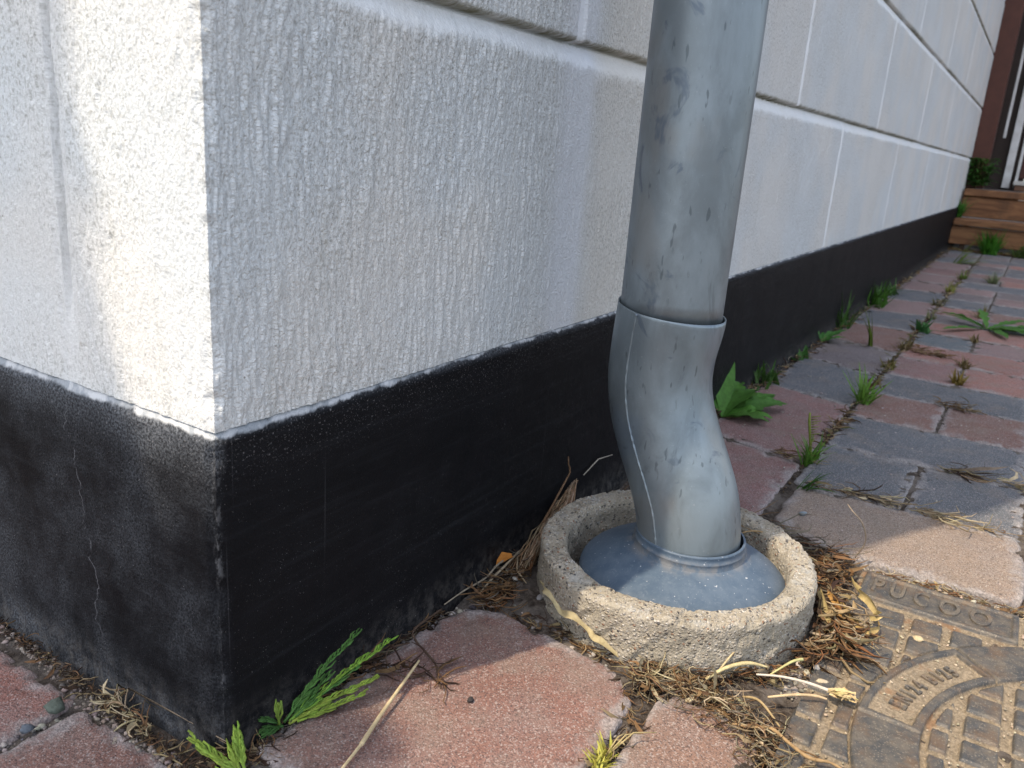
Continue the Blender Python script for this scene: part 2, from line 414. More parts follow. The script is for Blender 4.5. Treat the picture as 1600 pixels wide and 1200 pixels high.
PAINT = m_tint("painted_timber", .5, .35, 20, .3)

# ================================================================== SETTING
# ground: one sheet, fine near the corner, reaching far out
def axis(fine0, fine1, d, far0, far1, g=1.25):
    a = list(np.arange(fine0, fine1+1e-9, d)); st = d
    while a[-1] < far1: st *= g; a.append(a[-1]+st)
    b = []; st = d; p = fine0
    while p > far0: st *= g; p -= st; b.append(p)
    return np.array(b[::-1]+a)
gx = axis(-.1, .95, .004, -60, 90, 1.12); gy = axis(-.56, .3, .004, -60, 60, 1.15)
X, Y = np.meshgrid(gx, gy, indexing='ij')
Zf = 1-.85*sstep(.70, .85, X)-.62*sstep(.02, -.02, X)
Zg = -.0085 + .0058*sstep(.72, .85, X) + .0040*sstep(.03, -.01, X) + .003*sstep(-.01, -.05, Y)*sstep(.27, .22, X) + ((fbm(X*40, Y*40, 4, 3)-.5)*.014 + (fbm(X*9, Y*9, 2, 8)-.5)*.008)*Zf
ringd = np.hypot(X-.45, Y+.175)
Zg += .006*np.exp(-((ringd-.165)/.03)**2)
mesh_obj("ground", np.stack([X.ravel(), Y.ravel(), Zg.ravel()], 1), grid_faces(len(gx), len(gy)), SOIL)
tag(bpy.data.objects["ground"], kind="structure")

# paving: star-shaped slabs, each with its own tint
RED = (.205, .108, .086); REDP = (.24, .13, .12); GRY = (.11, .122, .137); GRP = (.15, .125, .13); SAL = (.32, .15, .12); PNK = (.25, .16, .15)
def round_poly(poly, r, n):
    P = [np.array(p, float) for p in poly]; m = len(P); out = []
    for i in range(m):
        p0, p1, p2 = P[i-1], P[i], P[(i+1) % m]
        a = p0-p1; b = p2-p1; la, lb = np.linalg.norm(a), np.linalg.norm(b)
        rr = min(r, la*.45, lb*.45)
        s = p1+a/la*rr; e = p1+b/lb*rr
        for t in np.linspace(0, 1, 5): out.append((1-t)**2*s+2*t*(1-t)*p1+t*t*e)
    out = np.array(out); nx = np.roll(out, -1, 0); d = np.linalg.norm(nx-out, axis=1); cum = np.concatenate([[0], np.cumsum(d)])
    t = np.linspace(0, cum[-1], n, endpoint=False)
    ox = np.interp(t, cum, np.append(out[:, 0], out[0, 0])); oy = np.interp(t, cum, np.append(out[:, 1], out[0, 1]))
    return np.stack([ox, oy], 1)
pv_co = []; pv_f = []; pv_t = []; pv_e = []; pv_off = 0
def slab(poly, tint, res=.006, lift=0., seed=0, rnd=.012):
    global pv_off
    per = sum(math.dist(poly[i-1], poly[i]) for i in range(len(poly)))
    n = max(24, int(per/res)); o = round_poly(poly, rnd, n)
    c = o.mean(0); d = o-c; L = np.linalg.norm(d, axis=1, keepdims=True); dn = d/L
    wob = (fbm(o[:, 0]*60+seed, o[:, 1]*60, 3, seed)-.5)[:, None]*.0035+(fbm(o[:, 0]*240, o[:, 1]*240+seed, 2, seed)-.5)[:, None]*.0026
    o2 = o+dn*wob; L = np.linalg.norm(o2-c, axis=1)
    nr = max(4, int(L.mean()/res*.8))
    ins = np.concatenate([[1.0]*3, [None]*0])
    rings = []
    # (inset from the edge in metres, z)
    prof = [(-.001, -.040), (.0, -.006), (.0008, -.0028), (.0026, -.0010), (.0065, -.0002)]
    for i, z in prof: rings.append(('i', i, z))
    for t in np.linspace(1, 0.03, nr)[1:]: rings.append(('t', t, 0.))
    tx, ty = (RS.rand(2)-.5)*.006
    for kind, a, z in rings:
        if kind == 'i': p = c+(o2-c)*((L-a)/L)[:, None]; ed = np.full(n, 1.0 if a < .004 else .8)
        else:
            p = c+(o2-c)*((L-.0075)/L)[:, None]*a; dist = L*(1-a); ed = np.exp(-dist/.016)
        zz = z+lift+(fbm(p[:, 0]*70, p[:, 1]*70, 3, 5+seed)-.5)*.0016+(fbm(p[:, 0]*260, p[:, 1]*260, 2, 9)-.5)*.0009+(p[:, 0]-c[0])*tx+(p[:, 1]-c[1])*ty
        if z > -.008: zz -= sstep(.56, .74, fbm(p[:, 0]*70+seed*3, p[:, 1]*70, 3, 31))*ed*.006
        pv_co.append(np.column_stack([p, zz])); pv_e.append(ed)
        var = 1+(vn(p[:, 0]*9, p[:, 1]*9, seed)-.5)*.25
        pv_t.append(np.array(tint)[None, :]*var[:, None])
    m = len(rings); k = np.arange(n); k2 = (k+1) % n
    for r in range(m-1):
        a = pv_off+r*n
        pv_f.append(np.stack([a+k, a+k2, a+n+k2, a+n+k], 1))
    pv_co.append(np.array([[c[0], c[1], lift]])); pv_e.append(np.zeros(1)); pv_t.append(np.array([tint]))
    ci = pv_off+m*n; a = pv_off+(m-1)*n
    pv_f.append(np.stack([a+k, a+k2, np.full(n, ci), np.full(n, ci)], 1))
    pv_off = ci+1
def rect(x0, x1, y0, y1, tint, x0b=None, x1b=None, **k):
    # x0b/x1b: x at the y1 side when the joints run askew
    x0b = x0 if x0b is None else x0b; x1b = x1 if x1b is None else x1b
    g = .0010
    slab([(x0+g, y0-g), (x1-g, y0-g), (x1b-g, y1+g), (x0b+g, y1+g)], tint, **k)
sd_ = 1
# near bricks, surveyed one by one
slab([(.014, -.010), (.235, -.014), (.283, -.030), (.295, -.058), (.278, -.19), (.262, -.217), (.235, -.226), (.022, -.226)], RED, .0045, .002, 1, .012)
slab([(-.02, -.2385), (.274, -.2385), (.289, -.262), (.286, -.288), (.264, -.324), (.238, -.338), (.17, -.345), (-.02, -.345)], (.23, .14, .105), .0045, .001, 2, .012)
slab([(-.23, .135), (-.030, .134), (-.028, -.002), (.008, -.022), (.008, -.226), (-.23, -.226)], RED, .0045, -.001, 3, .006)
slab([(-.23, .372), (-.028, .372), (-.028, .142), (-.23, .140)], (.26, .12, .095), .0045, .000, 4, .007)
for i, (a, b) in enumerate([(.388, .62), (.636, .86)]): rect(-.23, -.03, b, a, (RED, GRY)[i], seed=40+i)
for i, y in enumerate(np.arange(-.24, .9, .21)): rect(-.45, -.245, y+.2, y, (GRY, REDP, RED, GRP)[i % 4], seed=50+i, res=.01)
for i, x in enumerate((-.45, -.235)): rect(x, x+.205, -.2385, -.345, (GRY, RED)[i], seed=60+i, res=.01)
for i, x in enumerate(np.arange(-.56, -.2, .212)): rect(x, x+.2, -.36, -.56, (RED, GRY, GRP, REDP)[i % 4], seed=65+i, res=.01)
slab([(.745, -.022), (.990, -.022), (.947, -.198), (.70, -.198), (.705, -.10)], REDP, .005, 0, 5)
A = [(.995, .947), (1.395, 1.350), (1.722, 1.667), (2.020, 1.965), (2.312, 2.318), (2.600, 2.652), (2.933, 2.98), (3.263, 3.291), (3.60, 3.61), (3.93, 3.93), (4.26, 4.26), (4.60, 4.60), (4.93, 4.93), (5.2, 5.2), (5.46, 5.46), (5.8, 5.8)]
AC = [REDP, GRY, GRP, RED, GRY, PNK, GRY, PNK, PNK, REDP, PNK, GRY, GRP, GRY, REDP]
for i in range(len(A)-1):
    rect(A[i][0], A[i+1][0], -.016, -.2005, AC[i], A[i][1], A[i+1][1], seed=100+i, res=.005+.0022*i, lift=(RS.rand()-.5)*.003)
slab([(.672, -.262), (.712, -.2145), (.853, -.2145), (.862, -.5), (.775, -.507), (.668, -.507), (.662, -.34)], (.275, .208, .16), .005, .002, 6, .02)
E = [.857, 1.077, 1.285, 1.498, 1.702, 1.92, 2.13, 2.34, 2.54, 2.72, 2.94, 3.16, 3.37, 3.58, 3.79, 4.0, 4.21, 4.42, 4.63, 4.84, 5.05, 5.26, 5.48, 5.7]
EC = [(GRY, GRY), (GRY, None), (RED, RED), (GRY, None), (REDP, SAL), (SAL, None), ((.10, .125, .14), PNK), (SAL, None), (GRP, GRY), (SAL, RED), (GRY, GRY), (GRP, PNK), (PNK, GRP),
      (GRY, None), (GRP, SAL), (REDP, None), (GRY, GRY), (GRP, GRY), (PNK, SAL), (GRY, None), (GRP, GRY), (GRY, GRP), (GRY, None)]
for i in range(len(E)-1):
    k = dict(res=.005+.0018*i, lift=(RS.rand()-.5)*.003)
    if EC[i][1] is None: rect(E[i], E[i+1], -.2040, -.503, EC[i][0], seed=130+i, **k)
    else:
        rect(E[i], E[i+1], -.2040, -.355, EC[i][0], seed=160+i, **k); rect(E[i], E[i+1], -.357, -.503, EC[i][1], seed=190+i, **k)
cols = [RED, GRY, GRP, REDP, SAL, GRY, PNK]
for j, y in enumerate((-.507, -.81)):
    for i, x in enumerate(np.arange(.66, 5.6, .212)):
        rect(x, x+.212, y, y-.3, cols[(i*3+j*2+(i*i) % 5) % 7], seed=220+i+30*j, res=.02)
co = np.concatenate(pv_co); fa = np.concatenate(pv_f)
tri = fa[:, 2] == fa[:, 3]; fa[tri, 3] = fa[tri, 2]
# quads only: collapse the centre fans into a second face list
fq = fa[~tri]; ft = fa[tri][:, :3]
pav = mesh_obj("paving", co, [tuple(int(v) for v in f) for f in fq]+[tuple(int(v) for v in f) for f in ft], PAVER, None, {'tint': np.concatenate(pv_t), 'edge': np.concatenate(pv_e)})
tag(pav, kind="structure")

# ================================================================== HOUSE
house = empty("house", (3, 2, 0))
tag(house, "house with rough white block wall above a black painted plinth and brown doorway", "building")
JOINTS = [.5575, .8675, 1.195, 1.50, 1.81, 2.12, 2.43, 2.74]
ZA = []
z = .254
while z < 2.85:
    ZA.append(z); dj = min(abs(z-j) for j in JOINTS)
    base = .0016 if z < .60 else (.0042 if z < .9 else .012)
    z += (.0009 if dj < .012 else (.0016 if dj < .03 else base)) if z < 1.25 else (.002 if dj < .008 else .02)
ZA = np.array(ZA)
cornr = .0065
def corner_n(zv): return .0075+(fbm(zv*80, zv*0+3, 3, 77)-.5)*.0045+(fbm(zv*16, zv*0+9, 2, 78)-.5)*.004
def wall_grid(uu, vj, side):
    U, Z = np.meshgrid(uu, ZA, indexing='ij')
    k = np.zeros_like(Z, dtype=int)
    for j in JOINTS: k += (Z > j).astype(int)
    jt = np.array(JOINTS+[9.]); jb = np.array([.20]+JOINTS)
    top = jt[k]-Z; bot = Z-jb[k]
    # irregular chamfer below each joint, tight lip above it
    ch = .016+.008*fbm(U*9, Z*0+k*3., 3, 21+side)+.004*(vn(U*90, k*1., 5)-.5)
    dep = .0075*sstep(0, 1, 1-np.clip((top-.003)/ch, 0, 1))
    dep = np.where(top < .0028, .0125, dep)
    lip = .0045+.002*vn(U*70, k*2., 8)
    lipd = np.where((k > 0), .010*(1-np.sqrt(np.clip(1-(1-np.clip(bot/lip, 0, 1))**2, 0, 1))), 0)
    dep = np.maximum(dep, lipd)
    sm = .8*sstep(1.25, .6, (top-.003)/ch)
    algae = np.clip(np.exp(-((top-.001)/.0035)**2)+np.where(k > 0, np.exp(-(bot/.0045)**2), 0), 0, 1)*sstep(.30, .55, fbm(U*4, Z*0+k*7., 3, 41))
    # block ends
    dv = np.full_like(U, 9.)
    for row in range(len(JOINTS)+1):
        for xj in vj(row):
            m = (k == row); w = (vn(Z*30, Z*0+xj*7, 6)-.5)*.003
            dv = np.where(m, np.minimum(dv, np.abs(U-xj-w)), dv)
    if side == 0:
        vd = .0022*sstep(.0085, .0055, dv); smv = sstep(.0125, .0075, dv)
    else:
        fade = sstep(.29, .36, Z)
        vd = .0088*sstep(.0046, .0032, dv)*fade+.0012*sstep(.014, .008, dv); smv = .25*sstep(.012, .006, dv)
    sm = np.maximum(sm, smv); dep = np.maximum(dep, vd)
    # combed texture
    wx = U+(fbm(U*40, Z*30, 3, 3+side)-.5)*.007
    wx = wx+(fbm(U*9, Z*7, 2, 71+side)-.5)*.012
    r1 = fbm(wx*210, Z*24, 3, 1+side); r2_ = fbm(wx*330+9, Z*62, 2, 2+side); lump = fbm(U*190, Z*130, 3, 4+side)
    amp = .25+1.15*fbm(U*11, Z*8, 3, 12+side)
    r3 = fbm(wx*430+5, Z*60, 2, 33+side); edge_ = 1-np.abs(r1*2-1)
    rl = (1-np.abs(2*fbm(wx*95+3, Z*9, 2, 51+side)-1))**5*sstep(.35, .6, fbm(U*60, Z*22, 2, 53))
    tex = ((r1-.5)*.8+(r2_-.5)*1.5+(r3-.5)*1.5+(lump-.5)*1.0+rl*1.1)*.00125*amp
    if side == 0: tex = tex*(1-.62*sstep(.40, .47, U+.02*(fbm(Z*9, Z*0, 2, 5)-.5))*sstep(.66, .56, U))*(1-.35*sstep(.9, 1.1, U))
    if side == 1: tex = tex*.62-.0008*sstep(.64, .76, fbm(wx*170, Z*60, 3, 61))*sstep(.5, .62, fbm(U*40, Z*5, 2, 63))
    tex += (fbm(U*10, Z*8, 3, 14)-.5)*.002
    cr = np.clip((.42-lump)*5, 0, 1)*np.clip((.45-r1)*6, 0, 1)
    d = .006-tex*(1-.85*sm)+dep
    # round the corner
    cn = corner_n(Z)
    t = sstep(0, 1, np.clip((U-cn)/.010, 0, 1))
    Uo = np.maximum(U, cn*0+cn*(1-np.clip(U/.02, 0, 1))+U*np.clip(U/.02, 0, 1)) if False else U+cn*np.clip(1-U/.03, 0, 1)
    D = d*t+(cn*(1-t)) if False else d*sstep(0, .012, U)+cn*(1-sstep(0, .012, U))
    low = np.clip(cr*.5, 0, 1)
    return Uo, D, Z, sm, algae, low
def geo_axis(parts):
    a = [0.]
    for end, d in parts:
        while a[-1] < end: a.append(a[-1]+d)
    return np.array(a)
ux = geo_axis([(.012, .0012), (1.0, .0016), (2.2, .004), (5.93, .011)]); ux[-1] = 5.95
def vj_right(row):
    off = (.93, .475, .93, .475, .93, .475, .93, .475, .93)[row]
    return [off+.91*i for i in range(-1, 7) if .1 < off+.91*i < 5.9]
Uo, D, Zw, sm, al, lo = wall_grid(ux, vj_right, 0)
co = np.stack([Uo.ravel(), D.ravel(), Zw.ravel()], 1)
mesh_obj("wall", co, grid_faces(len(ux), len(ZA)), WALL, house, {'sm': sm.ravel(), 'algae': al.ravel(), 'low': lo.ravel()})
uy = geo_axis([(.012, .0012), (.33, .0017), (4., .03)])
def vj_left(row): return [(.168, .5, .168, .5, .168, .5, .168, .5, .168)[row]+.91*i for i in range(4)]
Uo, D, Zw, sm, al, lo = wall_grid(uy, vj_left, 1)
co = np.stack([D.ravel(), Uo.ravel(), Zw.ravel()], 1)
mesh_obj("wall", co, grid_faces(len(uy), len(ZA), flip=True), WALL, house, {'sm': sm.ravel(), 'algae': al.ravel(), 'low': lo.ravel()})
# plinth
def plinth(uu, side):
    zz = np.concatenate([[-.05, -.02], np.arange(-.01, .236, .0045), np.arange(.236, .2475, .0015)])
    U, Z = np.meshgrid(uu, zz, indexing='ij')
    d = (fbm(U*60, Z*60, 4, 50+side)-.5)*.0016+(fbm(U*8, Z*8, 2, 60)-.5)*.003
    d -= .006*np.exp(-np.clip(Z, 0, 1)/.014)
    cn = .0034+(fbm(Z*90, Z*0, 4, 90)-.5)*.0050+(fbm(Z*24, Z*0, 2, 91)-.5)*.004
    D = d*sstep(0, .010, U)+cn*(1-sstep(0, .010, U)); Uo = U+cn*np.clip(1-U/.02, 0, 1)
    # sloping ledge up to the wall
    t = np.linspace(0, 1, 6)[1:]
    e0 = D[:, -1]; u0 = Uo[:, -1]
    for q in t:
        Dn = e0*(1-q)+.011*q+(fbm(U[:, -1]*300, U[:, -1]*0+q*5, 3, 70)-.5)*.0010
        zn = .2475+.0085*q+(fbm(U[:, -1]*60, U[:, -1]*0+q*.6, 4, 72)-.5)*.004
        D = np.column_stack([D, Dn]); Z = np.column_stack([Z, zn]); Uo = np.column_stack([Uo, np.maximum(u0, Dn*1.)])
    return Uo, D, Z
pu = geo_axis([(.010, .0012), (1.2, .0035), (5.93, .02)]); pu[-1] = 5.95
Uo, D, Z = plinth(pu, 0)
mesh_obj("plinth", np.stack([Uo.ravel(), D.ravel(), Z.ravel()], 1), grid_faces(Uo.shape[0], Uo.shape[1]), PLINTH, house)
pu = geo_axis([(.010, .0012), (.4, .0035), (4., .05)])
Uo, D, Z = plinth(pu, 1)
mesh_obj("plinth", np.stack([D.ravel(), Uo.ravel(), Z.ravel()], 1), grid_faces(Uo.shape[0], Uo.shape[1], flip=True), PLINTH, house)
# body behind the faces, end return of the wall, roof slab
b = MB(); b.box(.02, 5.945, .02, 3.98, -.05, 2.80, .002, (.72, .71, .69)); b.build("wall_core", PAINT, house, False)
b = MB(); b.box(.01, 9.4, .01, 3.99, 2.84, 2.98, .01, (.12, .11, .10)); b.build("roof", PAINT, house, False)
BR = (.085, .03, .02); DK = (.035, .022, .018); WH = (.62, .62, .62)
b = MB(); b.box(5.955, 6.06, -.098, .012, .37, 2.82, .004, BR); b.build("corner_post", PAINT, house, False)
b = MB(); b.box(6.50, 6.56, -.30, 3.9, .30, 2.82, .004, DK); b.box(6.50, 6.56, -2.6, -1.25, .30, 2.82, .004, DK); b.box(6.50, 6.56, -1.25, -.30, 2.3, 2.82, .004, DK); b.build("porch_wall", PAINT, house, False)
b = MB(); b.box(6.18, 6.20, -.150, -.134, .70, 2.4, .002, WH); b.build("trim_strip", PAINT, house, False)
b = MB(); b.box(6.44, 6.498, -.225, -.178, .38, 2.3, .003, WH); b.box(6.44, 6.498, -.268, -.25, .38, 2.3, .003, WH); b.box(6.44, 6.498, -1.25, -1.19, .38, 2.3, .003, WH)
b.box(6.44, 6.498, -1.19, -.268, 2.24, 2.3, .003, WH); b.box(5.97, 6.44, -.020, .0, .369, .43, .003, WH); b.build("door_frame", PAINT, house, False)
d_ = MB(); d_.box(6.47, 6.51, -1.187, -.272, .45, 2.235, .004, (.06, .02, .016))
for zz in (.6, 1.1, 1.6): d_.box(6.463, 6.469, -1.08, -.38, zz, zz+.38, .002, (.07, .024, .018))
door = d_.build("door", PAINT, house, False)
b = MB(); b.tube([(6.46, -1.1, 1.3), (6.42, -1.1, 1.3), (6.42, -1.0, 1.3)], .008, 8, (.4, .4, .4)); hh = b.build("handle", PAINT, house); hh.parent = door; 
b = MB(); b.box(6.30, 6.50, -1.2, -.26, .368, .405, .004, (.15, .075, .045)); b.box(6.29, 6.47, -1.2, -.25, .4055, .432, .003, (.5, .48, .45)); b.build("threshold", PAINT, house, False)

# wooden steps
st = empty("wooden_steps", (5.8, -.6, 0)); tag(st, "brown stained wooden steps at the far end of the wall leading up to the door", "steps")
for nm, bx in (("riser", (5.50, 5.525, -1.4, .005, .035, .146)), ("tread", (5.475, 5.63, -1.41, -.002, .150, .188)), ("tread", (5.637, 5.775, -1.41, -.002, .150, .187)),
               ("riser", (5.78, 5.805, -1.4, -.004, .192, .318)), ("tread", (5.765, 5.90, -1.41, -.006, .322, .366))):
    b = MB(); b.box(*bx, .005, (1, 1, 1)); b.build(nm, WOOD, st, False)
b = MB()
for i in range(4): b.box(5.906+i*.142, 5.906+i*.142+.136, -1.41, -.022, .322, .365, .004, (.13, .125, .12))
b.build("deck", PAINT, st, False)
for y in (-1.35, -.7, -.06): b = MB(); b.box(5.53, 6.4, y-.03, y, -.02, .149, .003, (.08, .05, .03)); b.build("bearer", PAINT, st, False)

# ================================================================== DRAIN RING
RC = (.450, -.175)
nth = 620
prof = [(.150, -.05), (.1502, .0)]
for zz in np.linspace(.004, .0445, 18): prof.append((.150, zz))
for t in np.linspace(0, 1, 7)[1:]: prof.append((.150-.006*(1-math.cos(t*math.pi/2)), .0445+.006*math.sin(t*math.pi/2)))
for r in np.linspace(.1435, .121, 14): prof.append((r, .0505))
for t in np.linspace(0, 1, 8)[1:]: prof.append((.122-.009*math.sin(t*math.pi/2), .0505-.012*(1-math.cos(t*math.pi/2))))
for zz in np.linspace(.034, -.03, 16): prof.append((.113, zz))
prof = np.array(prof)
TH, K = np.meshgrid(np.linspace(0, 2*np.pi, nth, endpoint=False), np.arange(len(prof)), indexing='ij')
R = prof[K, 0]-.0055*sstep(.13, .15, prof[K, 0])+.0025*sstep(.125, .113, prof[K, 0]); Zr = prof[K, 1]+.0025*sstep(0, .04, prof[K, 1])
cum = np.concatenate([[0], np.cumsum(np.hypot(*np.diff(prof, axis=0).T))])[K]
# cyclic noise through 3-d-like lookup
nx_, ny_ = np.cos(TH), np.sin(TH)
def cyc(fr, fs, seed, o=3): return fbm(nx_*.15*fr+cum*fs*.7, ny_*.15*fr+cum*fs, o, seed)-.5
dr = cyc(55, 55, 5)*.0035+cyc(170, 170, 6)*.0020+cyc(460, 460, 7, 2)*.0018
chip = sstep(.62, .75, fbm(nx_*.15*90, ny_*.15*90+cum*90, 3, 15))
topm = sstep(.030, .048, Zr)
Rr = R+dr*(1-topm*.6)-chip*.002*(1-topm); Zr2 = Zr+dr*topm*1.1-chip*.0028*topm+(vn(nx_*3, ny_*3, 9)-.5)*.003*topm
Zr2 += nx_*-.0005
co = np.stack([RC[0]+Rr*nx_, RC[1]+Rr*ny_, Zr2], -1).reshape(-1, 3)
def oval(x, y, k, cx=RC[0], cy=RC[1]):      # the cast ring is a little oval
    dx, dy = x-cx, y-cy; p = (dx*.95+dy*.31)*k; return x+p*.95, y+p*.31
ox_, oy_ = oval(co[:, 0], co[:, 1], .055); co[:, 0] = ox_-.004; co[:, 1] = oy_-.002
npf = len(prof); a = np.arange(nth)[:, None]*npf+np.arange(npf-1)[None, :]; a2 = ((np.arange(nth)+1) % nth)[:, None]*npf+np.arange(npf-1)[None, :]
f = np.stack([a.ravel(), a2.ravel(), a2.ravel()+1, a.ravel()+1], 1)[:, ::-1].copy()
ring = mesh_obj("concrete_ring", co, f, CONC, None)
tag(ring, "round rough concrete drain ring in the ground around the foot of the downpipe", "drain ring")

# ================================================================== DOWNPIPE
pipe = empty("downpipe", (.445, -.165, .0)); tag(pipe, "grey zinc downpipe in front of the white wall with a swan neck foot", "downpipe")
def lathe_path(path, nseg=96, ovality=0., closed=False):
    P = [Vector(p[:3]) for p in path]; rs = [p[3] for p in path]; vs = []
    for i, p in enumerate(P):
        t = (P[min(i+1, len(P)-1)]-P[max(i-1, 0)]); t = t.normalized() if t.length > 1e-9 else Vector((0, 0, 1))
        if len(path[i]) > 4: t = Vector((0, 0, 1))
        if t.z < 0: t = -t
        ax = Vector((1, 0, 0)); ax = (ax-t*ax.dot(t)).normalized(); ay = t.cross(ax)
        for k in range(nseg):
            th = 2*math.pi*k/nseg; vs.append(p+(ax*math.cos(th)+ay*math.sin(th))*rs[i])
    fs = []
    for i in range(len(P)-1):
        for k in range(nseg):
            k2 = (k+1) % nseg; fs.append((i*nseg+k, i*nseg+k2, (i+1)*nseg+k2, (i+1)*nseg+k))
    return vs, fs
def from_lathe(name, path, mat, parent, n=96):
    vs, fs = lathe_path(path, n); b = MB()
    if name == "elbow":      # the socket rim sits slightly askew, lower away from the wall
        for v in vs: v.z += (v.y+.1395)/.053*.0042*float(sstep(.24, .3035, v.z))
    if name == "cover_plate":
        for v in vs:
            w = float(sstep(.060, .100, math.hypot(v.x-CX, v.y-CY))); x_, y_ = oval(v.x, v.y, .055*w); v.x = x_-.004*w; v.y = y_-.003*w
    b.add(vs, fs); return b.build(name, mat, parent)
PX = .445
up_path = [(PX, -.1388, .288, .0495, 1), (PX, -.1388, .2881, .0511, 1)]
for z in np.linspace(.288, 2.80, 90):
    up_path.append((PX+(mn.noise(Vector((0, 0, z*9)))*.0004), -.1388-.003*(z-.3), z, .0511+mn.noise(Vector((3, 0, z*16)))*.0003, 1))
from_lathe("pipe", up_path, ZINC, pipe)
kn = [(.018, -.1900), (.045, -.1900), (.075, -.1885), (.11, -.181), (.14, -.168), (.17, -.1535), (.20, -.1415), (.23, -.1350), (.26, -.1352), (.30, -.1395), (.312, -.1402)]
kz = [k[0] for k in kn]; ky = [k[1] for k in kn]
def cr(z):   # monotone smooth through the knots
    zs = np.linspace(z-.012, z+.012, 7); return float(np.mean(np.interp(zs, kz, ky)))
el = [(PX, cr(z), z) for z in np.linspace(.018, .3035, 110)]
def er(z):
    return .0530+.0008*math.exp(-((z-.10)/.04)**2)+.0014*float(sstep(.255, .3035, z))
path = [(x, y, z, er(z)) for x, y, z in el]
lipz = .3035
# tilt the rim a little and turn it inward
path += [(PX, cr(lipz), lipz+.0005, er(lipz)-.0003), (PX, cr(lipz), lipz+.0004, er(lipz)-.0012), (PX, cr(lipz), lipz-.004, er(lipz)-.0016), (PX, cr(lipz), lipz-.02, er(lipz)-.002)]
elbow = from_lathe("elbow", path, ZINC2, pipe, 128)
# soldered seam down the camera-left side
b = MB(); sp = []; 
for i, (x, y, z) in enumerate(el[4:]):
    t = Vector((0, (el[min(i+5, len(el)-1)][1]-el[i+3][1]), (el[min(i+5, len(el)-1)][2]-el[i+3][2]))).normalized()
    th = rad(163); rr = er(z)-.0002
    ax = Vector((1, 0, 0)); ay = t.cross(ax)
    sp.append((x+rr*math.cos(th), y+ay.y*rr*math.sin(th), z+ay.z*rr*math.sin(th)))
rsd = [.0015+.0009*mn.noise(Vector((i*.7, 0, 0)))+.0006*mn.noise(Vector((i*2.3, 4, 0))) for i in range(len(sp))]
b.tube(sp, rsd, 8); sm_ = b.build("seam", ZINC2, pipe); sm_.parent = elbow
# collar ring and domed cover plate
CX, CY = .4455, -.1905
ZC = .0050
pc = [(CX, CY, .0520, .0600, 1), (CX, CY, .0555, .0590, 1), (CX, CY, .0590, .0578, 1), (CX, CY, .0600, .0583, 1), (CX, CY, .0612, .0583, 1), (CX, CY, .0622, .0572, 1), (CX, CY, .0665, .0568, 1), (CX, CY, .0678, .0572, 1), (CX, CY, .0688, .0565, 1), (CX, CY, .0690, .0545, 1)]
pc = [(a_, b_, c_+ZC, d_, 1) for a_, b_, c_, d_, _ in pc]
from_lathe("collar", pc, COLLAR, pipe)
pc = []
for t in np.linspace(0, 1, 20):
    r = .1080-(.1080-.058)*t; zz = .0315+.0225*(t**.72)+.0055*t; pc.append((CX-.004*(1-t), CY+.004*(1-t), zz, r, 1))
pc = [(CX-.004, CY+.004, .012, .1075, 1), (CX-.004, CY+.004, .0285, .1085, 1)]+pc
from_lathe("cover_plate", pc, COLLAR, pipe, 128)

# ================================================================== CAST IRON COVER
cover = empty("drain_cover", (.42, -.55, 0)); tag(cover, "rusty cast iron street cover with square studs beside the concrete ring", "drain cover")
cx0, cx1, cy0, cy1 = .10, .642, -.85, -.342
xs = np.arange(cx0, cx1, .0011); ys = np.concatenate([np.arange(cy0, -.56, .004), np.arange(-.56, cy1, .0011)])
X, Y = np.meshgrid(xs, ys, indexing='ij'); V = -Y
Hh = np.zeros_like(X)
QC = (.352, -.632); RR = np.hypot(X-QC[0], Y-QC[1]); ANG = np.degrees(np.arctan2(X-QC[0], Y-QC[1]))
def boxm(u, a, b, e=.0016): return sstep(a, a+e, u)*sstep(b, b-e, u)
def tiles(u, v, pu, pv, fu, fv, ou, ov, e=.0022):
    a = (u-ou) % pu; c = (v-ov) % pv
    return sstep(0, e, a)*sstep(fu, fu-e, a)*sstep(0, e, c)*sstep(fv, fv-e, c)
T1 = tiles(X, V, .0400, .0365, .0330, .0300, .0025, .3700-.0365*3)
T2 = tiles(X, V, .0375, .0366, .0305, .0290, .0035, .4660-.0366*6)
outer = sstep(.2490, .2475, RR)
band = boxm(RR, .1945, .2470, .0014)
inner = sstep(.188, .187, RR)
far = sstep(.566, .568, X)
TOPZ = .0030; LOW = -.0034
h = LOW+(TOPZ-LOW)*T1*(1-outer)*(1-sstep(.560, .562, X))
h = np.where(RR < .2490, LOW+(TOPZ+.0004-LOW)*boxm(RR, .1935, .2475, .0018), h)
h = np.where(RR < .1885, LOW+(TOPZ-LOW)*T2, h)
# sunken lettered segments in the ring band
for a0, a1 in ((1.0, 42.5), (181, 222.5)):
    an = ANG % 360
    seg = boxm(an, a0+1.6, a1-1.4, .45)*boxm(RR, .2020, .2405, .0012)
    h = h-seg*.0054
    gap = sstep(.55, .3, np.abs(an-a0))+sstep(.55, .3, np.abs(an-a1))
    h = h-np.clip(gap, 0, 1)*.004*boxm(RR, .19, .2485, .001)
